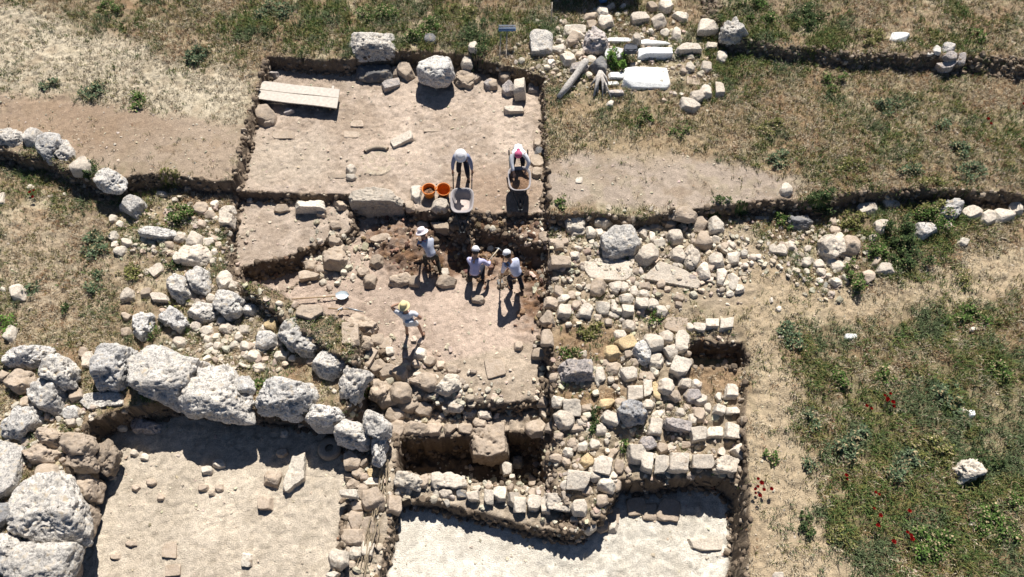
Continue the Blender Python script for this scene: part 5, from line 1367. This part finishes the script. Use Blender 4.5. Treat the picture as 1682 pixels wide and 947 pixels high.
for i in range(14):
    fs += [(i * 4 + k, i * 4 + k + 1, i * 4 + 5 + k, i * 4 + 4 + k) for k in range(3)]
fs += [(0, 1, 2, 3), (59, 58, 57, 56)]
o = r_.add(vs, fs).build('rim', M['c'], cb, smooth=True); o.color = (.42, .34, .25, 1)

# stone ring lying in the left pit's shadow
g = W(543, 738, -1.6)
rg = tag(MB().lathe([(.12, .18), (.24, .22), (.34, .16), (.35, 0), (.12, 0), (.12, .18)], n=32).build('stone_ring', M['t'], None, tuple(g), True), 'round stone with a central hole in the left pit\'s shade', 'stone ring')
rg.color = (.42, .35, .27, 1)

# unseen canopy, a guess, added past the top edge to cast the shadow there
yb = W(975, 24, .0); hC = 2.25
sx0 = W(905, 12, 0)[0]; sx1 = W(1048, 12, 0)[0]
off = hC / math.tan(SUN_EL)
y0 = yb[1] + off * math.cos(SUN_AZ); xo = off * math.sin(SUN_AZ)
cn = empty('guessed_shadow_canopy', ((sx0 + sx1) / 2 + xo, y0 + 1.3, 0), 'guessed cloth canopy, unseen, added past the dig to cast shade', 'canopy')
wC = (sx1 - sx0) / 2
b = MB(); vs = []
for i in range(9):
    for k in range(9):
        u, v = i / 4 - 1, k / 4 - 1
        vs.append((u * wC, v * 1.3, hC + .25 * (1 - max(abs(u), abs(v))) - .03 * math.sin(u * 5) * math.sin(v * 4)))
b.add(vs, [(i * 9 + k, i * 9 + k + 1, (i + 1) * 9 + k + 1, (i + 1) * 9 + k) for i in range(8) for k in range(8)])
b.build('cloth', MAT_CANVAS, cn)
for s in (-1, 1):
    for q in (-1, 1):
        x, y = s * (wC - .05), q * 1.25
        gz = float(zat(cn.location[0] + x, cn.location[1] + y))
        MB().tube([(x, y, gz - .1), (x, y, hC - .02)], .022, 8).build('post', MAT_IRON, cn)
g = hit(990, 3)
jc = empty('water_can', g, 'blue water can in the shade of the added canopy at the top edge', 'can')
MB().box((0, 0, .2), (.26, .2, .4), .3, .04).build('can_body', MAT_BLUE, jc)
MB().lathe([(0, .46), (.035, .46), (.04, .4)], (.05, 0, 0), 12).build('cap', MAT_TUBE, jc)
MB().tube([(-.08, 0, .38), (-.07, 0, .47), (.0, 0, .47), (.0, 0, .40)], .016, 6).build('handle', MAT_BLUE, jc)

# ------------------------------------------------------------------ people
def skin_mesh(name, V, E, R, root=0, sub=1):
    me = bpy.data.meshes.new(name + '_cage')
    me.from_pydata([tuple(v) for v in V], [tuple(e) for e in E], [])
    o = bpy.data.objects.new('cage', me); COL.objects.link(o)
    md = o.modifiers.new('skin', 'SKIN'); md.use_smooth_shade = True; md.branch_smoothing = .5
    sv = me.skin_vertices[0].data if len(me.skin_vertices) else None
    if sv is None:
        raise RuntimeError('no skin layer')
    for i, r in enumerate(R):
        sv[i].radius = (r, r) if not isinstance(r, tuple) else r
        sv[i].use_root = (i == root)
    sb = o.modifiers.new('sub', 'SUBSURF'); sb.levels = sub; sb.render_levels = sub
    dg = bpy.context.evaluated_depsgraph_get(); dg.update()
    out = bpy.data.meshes.new_from_object(o.evaluated_get(dg))
    out.name = name
    bpy.data.objects.remove(o); bpy.data.meshes.remove(me)
    out.polygons.foreach_set('use_smooth', [True] * len(out.polygons))
    out.materials.clear()
    return out

MAT_SKIN = simple('skin', (.40, .23, .15), .55, .1, 20, .05, .4)
MAT_HAIR = simple('dark_hair', (.03, .022, .018), .6)
MAT_EYE = simple('eye', (.05, .035, .03), .2)
def cloth(name, c, var=.12): return simple(name, c, .85, var, 12, .4, .15)
C_WHITE = cloth('white_cotton', (.70, .70, .72)); C_LAV = cloth('lavender_cotton', (.50, .48, .66)); C_GREY = cloth('grey_cotton', (.47, .49, .56)); C_SLATE = cloth('slate_shirt', (.22, .25, .36)); C_PALE = cloth('pale_blue_cotton', (.58, .60, .72))
C_DARK = cloth('dark_trousers', (.028, .03, .042)); C_CAMO = cloth('mottled_trousers', (.06, .055, .045), .6); C_SHORT = cloth('pale_shorts', (.60, .58, .55)); C_PINK = cloth('pink_scarf', (.52, .12, .22), .35)
C_HATW = cloth('white_hat', (.80, .78, .77), .05); C_STRAW = cloth('straw_hat', (.68, .57, .30)); C_BOOT = cloth('brown_boots', (.07, .05, .035)); C_RED = cloth('red_neckerchief', (.45, .03, .08)); C_HATP = cloth('pale_pink_hat', (.80, .70, .70), .05)
C_BAG = cloth('grey_pack', (.55, .57, .60))

V3 = Vector
def ik(a, b, l1, l2, hint):
    a, b = V3(a), V3(b); d = b - a; L = d.length
    if L > (l1 + l2) * .995: b = a + d.normalized() * (l1 + l2) * .995; d = b - a; L = d.length
    n = d.normalized(); x = (l1 * l1 - l2 * l2 + L * L) / (2 * L); h = math.sqrt(max(l1 * l1 - x * x, 0))
    hv = V3(hint); hv = hv - n * hv.dot(n)
    if hv.length < 1e-4: hv = V3((0, 0, 1))
    return a + n * x + hv.normalized() * h, b

def person(label, loc, yaw, pelvis, lean, side, headpitch, headyaw, hands, feet, shirt, trousers, hat, sleeve='long', shorts=False, s=1.0, boots=None, elbow=None, extras=None):
    """local frame: +y the way the person faces, +x their right, z up; hands/feet are local points."""
    root = empty('person', loc, label, 'person', None, yaw); root.scale = (s, s, s)
    P = V3(pelvis)
    up = V3((math.sin(side), math.sin(lean) * math.cos(side), math.cos(lean) * math.cos(side))).normalized()
    R = V3((1, 0, 0)); fw = up.cross(R) * -1; fw = R.cross(up) * -1 if False else up.cross(V3((1, 0, 0))).normalized() * -1
    fwd = V3((0, math.cos(lean), -math.sin(lean)))
    waist = P + up * .17; chest = P + up * .36; neckb = P + up * .50
    hp = lean * .55 + headpitch
    hup = V3((math.sin(side) * .6, math.sin(hp), math.cos(hp))).normalized()
    hf = V3((math.sin(headyaw) * math.cos(hp), math.cos(headyaw) * math.cos(hp), -math.sin(hp))).normalized()
    hx = hf.cross(hup).normalized()
    neck = neckb + hup * .06; jaw = neck + hup * .075 + hf * .025; head = neck + hup * .155 + hf * .012; crown = neck + hup * .24
    V = []; E = []; Rd = []; J = {}
    def add(n, p, r, par=None):
        J[n] = len(V); V.append(V3(p)); Rd.append(r)
        if par is not None: E.append((J[par], J[n]))
    add('pelvis', P, .125); add('waist', waist, .118, 'pelvis'); add('chest', chest, .135, 'waist'); add('neckb', neckb, .075, 'chest'); add('neck', neck, .055, 'neckb')
    add('jaw', jaw, .068, 'neck'); add('head', head, .088, 'jaw'); add('crown', crown, .062, 'head')
    add('nose', head + hf * .115 - hup * .015, .014, 'head')
    arms = {}; legs = {}
    for sd, sx in (('L', -1), ('R', 1)):
        sh = neckb - up * .05 + V3((sx * .185, 0, 0))
        add('ear' + sd, head + hx * sx * .098 - hup * .01, .014, 'head')
        eh = (elbow or {}).get(sd, (sx * .6, -.5, -.4))
        el, wr = ik(sh, hands[sd], .29, .255, eh)
        add('sh' + sd, sh, .062, 'chest'); add('el' + sd, el, .043, 'sh' + sd); add('wr' + sd, wr, .030, 'el' + sd)
        d = (wr - el).normalized(); lat = d.cross(V3((0, 0, 1)))
        lat = lat.normalized() if lat.length > .1 else V3((1, 0, 0)); nrm = lat.cross(d).normalized()
        add('palm' + sd, wr + d * .05, .030, 'wr' + sd)
        for i, (q, Lf) in enumerate(((-.030, .072), (-.010, .082), (.010, .077), (.028, .060))):
            k0 = wr + d * .088 + lat * q; add(f'k{i}{sd}', k0, .0105, 'palm' + sd)
            k1 = k0 + d * Lf * .5 - nrm * .012; add(f'm{i}{sd}', k1, .0092, f'k{i}{sd}')
            add(f't{i}{sd}', k1 + d * Lf * .3 - nrm * Lf * .42, .0075, f'm{i}{sd}')
        th = wr + d * .045 - lat * .042; add('th' + sd, th, .011, 'palm' + sd); add('tt' + sd, th + d * .045 - lat * .018 - nrm * .02, .009, 'th' + sd)
        arms[sd] = (sh, el, wr)
        hip = P + V3((sx * .088, 0, -.03)); ft = V3(feet[sd]); an = ft + V3((0, 0, .085))
        kn, an = ik(hip, an, .44, .43, (sx * .12, 1, .1)); 
        add('hip' + sd, hip, .088, 'pelvis'); add('kn' + sd, kn, .056, 'hip' + sd); add('an' + sd, an, .038, 'kn' + sd); add('toe' + sd, an + V3((sx * .03, .13, -.055)), .034, 'an' + sd)
        legs[sd] = (hip, kn, an)
    body = link('body', skin_mesh('body', V, E, Rd), MAT_SKIN, root)
    for sx in (-1, 1):
        MB().lathe([(0, -.012), (.010, -.006), (.012, 0), (.010, .006), (0, .012)], tuple(head + hf * .088 + hx * sx * .034 + hup * .012), 8).build('eye', MAT_EYE, body, smooth=True)
    MB().tube([head + hf * .094 - hx * .026 - hup * .05, head + hf * .1 - hup * .052, head + hf * .094 + hx * .026 - hup * .05], .006, 6).build('mouth', C_RED, body)
    # shirt
    SV = [P + up * -.02, P + up * .08, waist, chest, neckb - up * .005]; SR = [.158, .155, .158, .176, .095]; SE = [(0, 1), (1, 2), (2, 3), (3, 4)]
    for sd in 'LR':
        sh, el, wr = arms[sd]; i = len(SV)
        SV.append(sh); SR.append(.080); SE.append((3, i))
        if sleeve == 'long':
            SV += [el, wr - (wr - el).normalized() * .03]; SR += [.060, .046]; SE += [(i, i + 1), (i + 1, i + 2)]
        else:
            SV.append(sh + (el - sh) * .62); SR.append(.068); SE.append((i, i + 1))
    link('shirt', skin_mesh('shirt', SV, SE, SR), shirt, root)
    TV = [P + up * .07, P - up * .01]; TR = [.134, .136]; TE = [(0, 1)]
    for sd in 'LR':
        hip, kn, an = legs[sd]; i = len(TV)
        if shorts:
            TV += [hip - V3((0, 0, .02)), hip + (kn - hip) * .8]; TR += [.108, .088]; TE += [(1, i), (i, i + 1)]
        else:
            TV += [hip - V3((0, 0, .02)), kn, an + V3((0, 0, .01))]; TR += [.106, .075, .060]; TE += [(1, i), (i, i + 1), (i + 1, i + 2)]
    link('shorts' if shorts else 'trousers', skin_mesh('trousers', TV, TE, TR), trousers, root)
    for sd, sx in (('L', -1), ('R', 1)):
        hip, kn, an = legs[sd]
        link('shoe', skin_mesh('shoe', [an + V3((0, 0, .03)), an + V3((0, -.02, -.045)), an + V3((sx * .015, .09, -.05)), an + V3((sx * .03, .17, -.055))], [(0, 1), (1, 2), (2, 3)], [.052, .045, .045, .036], 1), boots or C_BOOT, root)
    # hair and headwear
    M3 = None
    from mathutils import Matrix
    M3 = Matrix((hx, hf, hup)).transposed()
    MB().lathe([(.088, -.06), (.099, -.01), (.098, .04), (.08, .085), (.04, .11), (0, .118)], tuple(head - hf * .012), 18, M3).build('hair', MAT_HAIR, root, smooth=True)
    kind, hm = hat
    if kind == 'brim':
        pr = [(.18, -.012), (.176, .0), (.15, .01), (.115, .03), (.112, .075), (.10, .118), (.06, .138), (0, .142)]
        if hm is C_STRAW: pr = [(r * .88, z) for r, z in pr]
        h = MB().lathe(pr, tuple(head + hup * .03), 26, M3, 1.0, 1.08).build('hat', hm, root, smooth=True)
    elif kind == 'cap':
        h = MB().lathe([(.104, .0), (.106, .03), (.10, .075), (.075, .112), (.04, .128), (0, .132)], tuple(head + hup * .015), 20, M3).build('cap', hm, root, smooth=True)
        vs = []; fs = []
        for i in range(9):
            t = math.radians(25 + i * 16.25)
            for (r, z) in ((.1, .012), (.185, -.012)):
                q = head + hup * (.015 + z) + hx * (math.cos(t) * r * (1 if r < .15 else .72)) + hf * (math.sin(t) * r); vs.append(tuple(q))
        for i in range(8): fs.append((2 * i, 2 * i + 1, 2 * i + 3, 2 * i + 2))
        n0 = len(vs); vs += [(v[0], v[1], v[2] - .006) for v in vs]; fs += [tuple(reversed([j + n0 for j in f])) for f in fs]
        MB().add(vs, fs).build('peak', hm, h, smooth=True)
    elif kind == 'scarf':
        h = MB().lathe([(.106, -.075), (.112, -.02), (.111, .04), (.09, .092), (.045, .122), (0, .128)], tuple(head - hf * .012), 20, M3, 1.0, 1.06).build('headscarf', hm, root, smooth=True)
        MB().tube([head - hf * .1 - hup * .04, head - hf * .14 - hup * .09, head - hf * .13 - hup * .17], [.035, .05, .018], 8).build('knot', hm, h, smooth=True)
    if extras: extras(root, dict(P=P, up=up, chest=chest, neckb=neckb, fwd=fwd, waist=waist))
    return root

PI = math.pi
LW = lambda o, x, y, z: (x, y, z)
# barrow pusher: faces the camera, hands on both grips
bl = BA.location
L0 = V3((bl.x, bl.y, bl.z)) + V3((-.02, 1.44, 0)); L0.z = float(zat(L0.x, L0.y))
person('worker in a white hat and slate-grey shirt gripping the barrow handles', tuple(L0), PI, (0, -.02, .86), .62, 0, .25, 0,
       {'L': (-.29, .34, .64), 'R': (.29, .34, .64)}, {'L': (-.13, .08, 0), 'R': (.13, -.18, 0)}, C_SLATE, C_DARK, ('brim', C_HATW), s=1.13, elbow={'L': (-1, -.3, .1), 'R': (1, -.3, .1)})
bl = BB.location
L0 = V3((bl.x, bl.y, bl.z)) + V3((-.04, .92, 0)); L0.z = float(zat(L0.x, L0.y))
person('worker in a pale shirt and pink headscarf bending into the loaded barrow', tuple(L0), PI, (0, -.1, .84), 1.12, 0, .1, 0,
       {'L': (-.22, .62, .66), 'R': (.12, .95, .62)}, {'L': (-.14, .0, 0), 'R': (.14, -.1, 0)}, C_WHITE, C_DARK, ('scarf', C_PINK), s=1.12, elbow={'L': (-1, .2, .3), 'R': (1, .2, .3)})
def kerchief(root, j):
    n = j['neckb']; MB().lathe([(.075, -.02), (.092, 0), (.075, .025)], tuple(n), 14).build('neckerchief', C_RED, root, smooth=True)
g = hit(713, 446)
person('worker in a wide pale hat and grey T-shirt stooping over the brown earth', tuple(g), .38, (.02, 0, .84), .72, -.12, .15, .3,
       {'L': (-.12, .62, .40), 'R': (.10, .66, .36)}, {'L': (-.16, .14, 0), 'R': (.16, -.14, 0)}, C_GREY, C_CAMO, ('brim', C_HATP), 'short', s=1.13, extras=kerchief)
def hand_pick(root, j):
    pk = bpy.data.objects.new('x', None); bpy.data.objects.remove(pk)
g = hit(781, 462)
w5 = person('worker in a white cap and lavender shirt squatting to pick at soil', tuple(g), -.12, (0, -.06, .48), .62, 0, .1, 0,
       {'L': (-.16, .44, .30), 'R': (.36, .42, .48)}, {'L': (-.2, .1, 0), 'R': (.2, .02, 0)}, C_LAV, C_DARK, ('cap', C_HATW), s=1.13)
# the pick held in the squatting worker's right hand
from mathutils import Matrix
mw = Matrix.Translation(V3(g)) @ Matrix.Rotation(-.12, 4, 'Z') @ Matrix.Scale(1.13, 4)
hp = mw @ V3((.37, .50, .49)); tp = mw @ V3((.56, .84, .52)); bp_ = mw @ V3((.28, .36, .44))
hk = empty('hand_pick', tuple(hp), 'short pale-handled hand pick held by the squatting worker', 'hand pick')
MB().tube([tuple(bp_ - hp), tuple(tp - hp)], .02, 8).build('handle', MAT_PALEWOOD, hk, smooth=True)
e_ = tp - hp
MB().tube([tuple(e_ + V3((-.11, .05, -.02))), tuple(e_), tuple(e_ + V3((.12, -.06, -.06)))], [.008, .024, .008], 7).build('pick_head', MAT_IRON, hk, smooth=True)
g = hit(849, 476)
person('worker in a white cap and pale blue shirt leaning on an upright hoe', tuple(g), .55, (0, -.03, .88), .5, -.18, .2, .3,
       {'L': (-.28, .30, .74), 'R': (-.16, .36, .58)}, {'L': (-.13, .06, 0), 'R': (.13, -.1, 0)}, C_PALE, C_DARK, ('cap', C_HATW), s=1.14, elbow={'L': (-.8, -.4, .2), 'R': (1, -.4, -.2)})
mw = Matrix.Translation(V3(g)) @ Matrix.Rotation(.55, 4, 'Z') @ Matrix.Scale(1.14, 4)
A = mw @ V3((-.30, .40, .02)); B = mw @ V3((-.24, .30, 1.42))
A.z = float(zat(A.x, A.y))
uh = empty('hoe', tuple(A), 'long-handled hoe held upright by the pale blue shirted worker', 'hoe')
MB().tube([(0, 0, 0), tuple((B - A) * .5), tuple(B - A)], .02, 8).build('handle', MAT_WOOD, uh, smooth=True)
MB().box((0, .07, .03), (.18, .2, .02), .3, .006).build('hoe_blade', MAT_TUBE, uh)
def pack(root, j):
    c = j['chest'] - j['up'] * .16 + V3((.06, -.16, 0))
    vs, f_ = rock_verts(np.array([(-.12, -.06), (.12, -.06), (.12, .06), (-.12, .06)]), .24, 55, 10, 'k', .5)
    link('waist_pack', new_mesh('waist_pack', vs, f_, True), C_BAG, root, tuple(c - V3((0, 0, .12))))
g = hit(680, 553)
person('man in straw hat, white T-shirt and shorts standing with one arm raised', tuple(g), .1, (-.02, 0, .93), .05, -.07, .12, .1,
       {'L': (-.17, .20, 1.60), 'R': (.20, .03, 1.0)}, {'L': (-.17, .05, 0), 'R': (.26, -.04, 0)}, C_WHITE, C_SHORT, ('brim', C_STRAW), 'short', True, s=1.1,
       elbow={'L': (-1, -.15, .1), 'R': (1, -.7, 0)}, extras=pack)
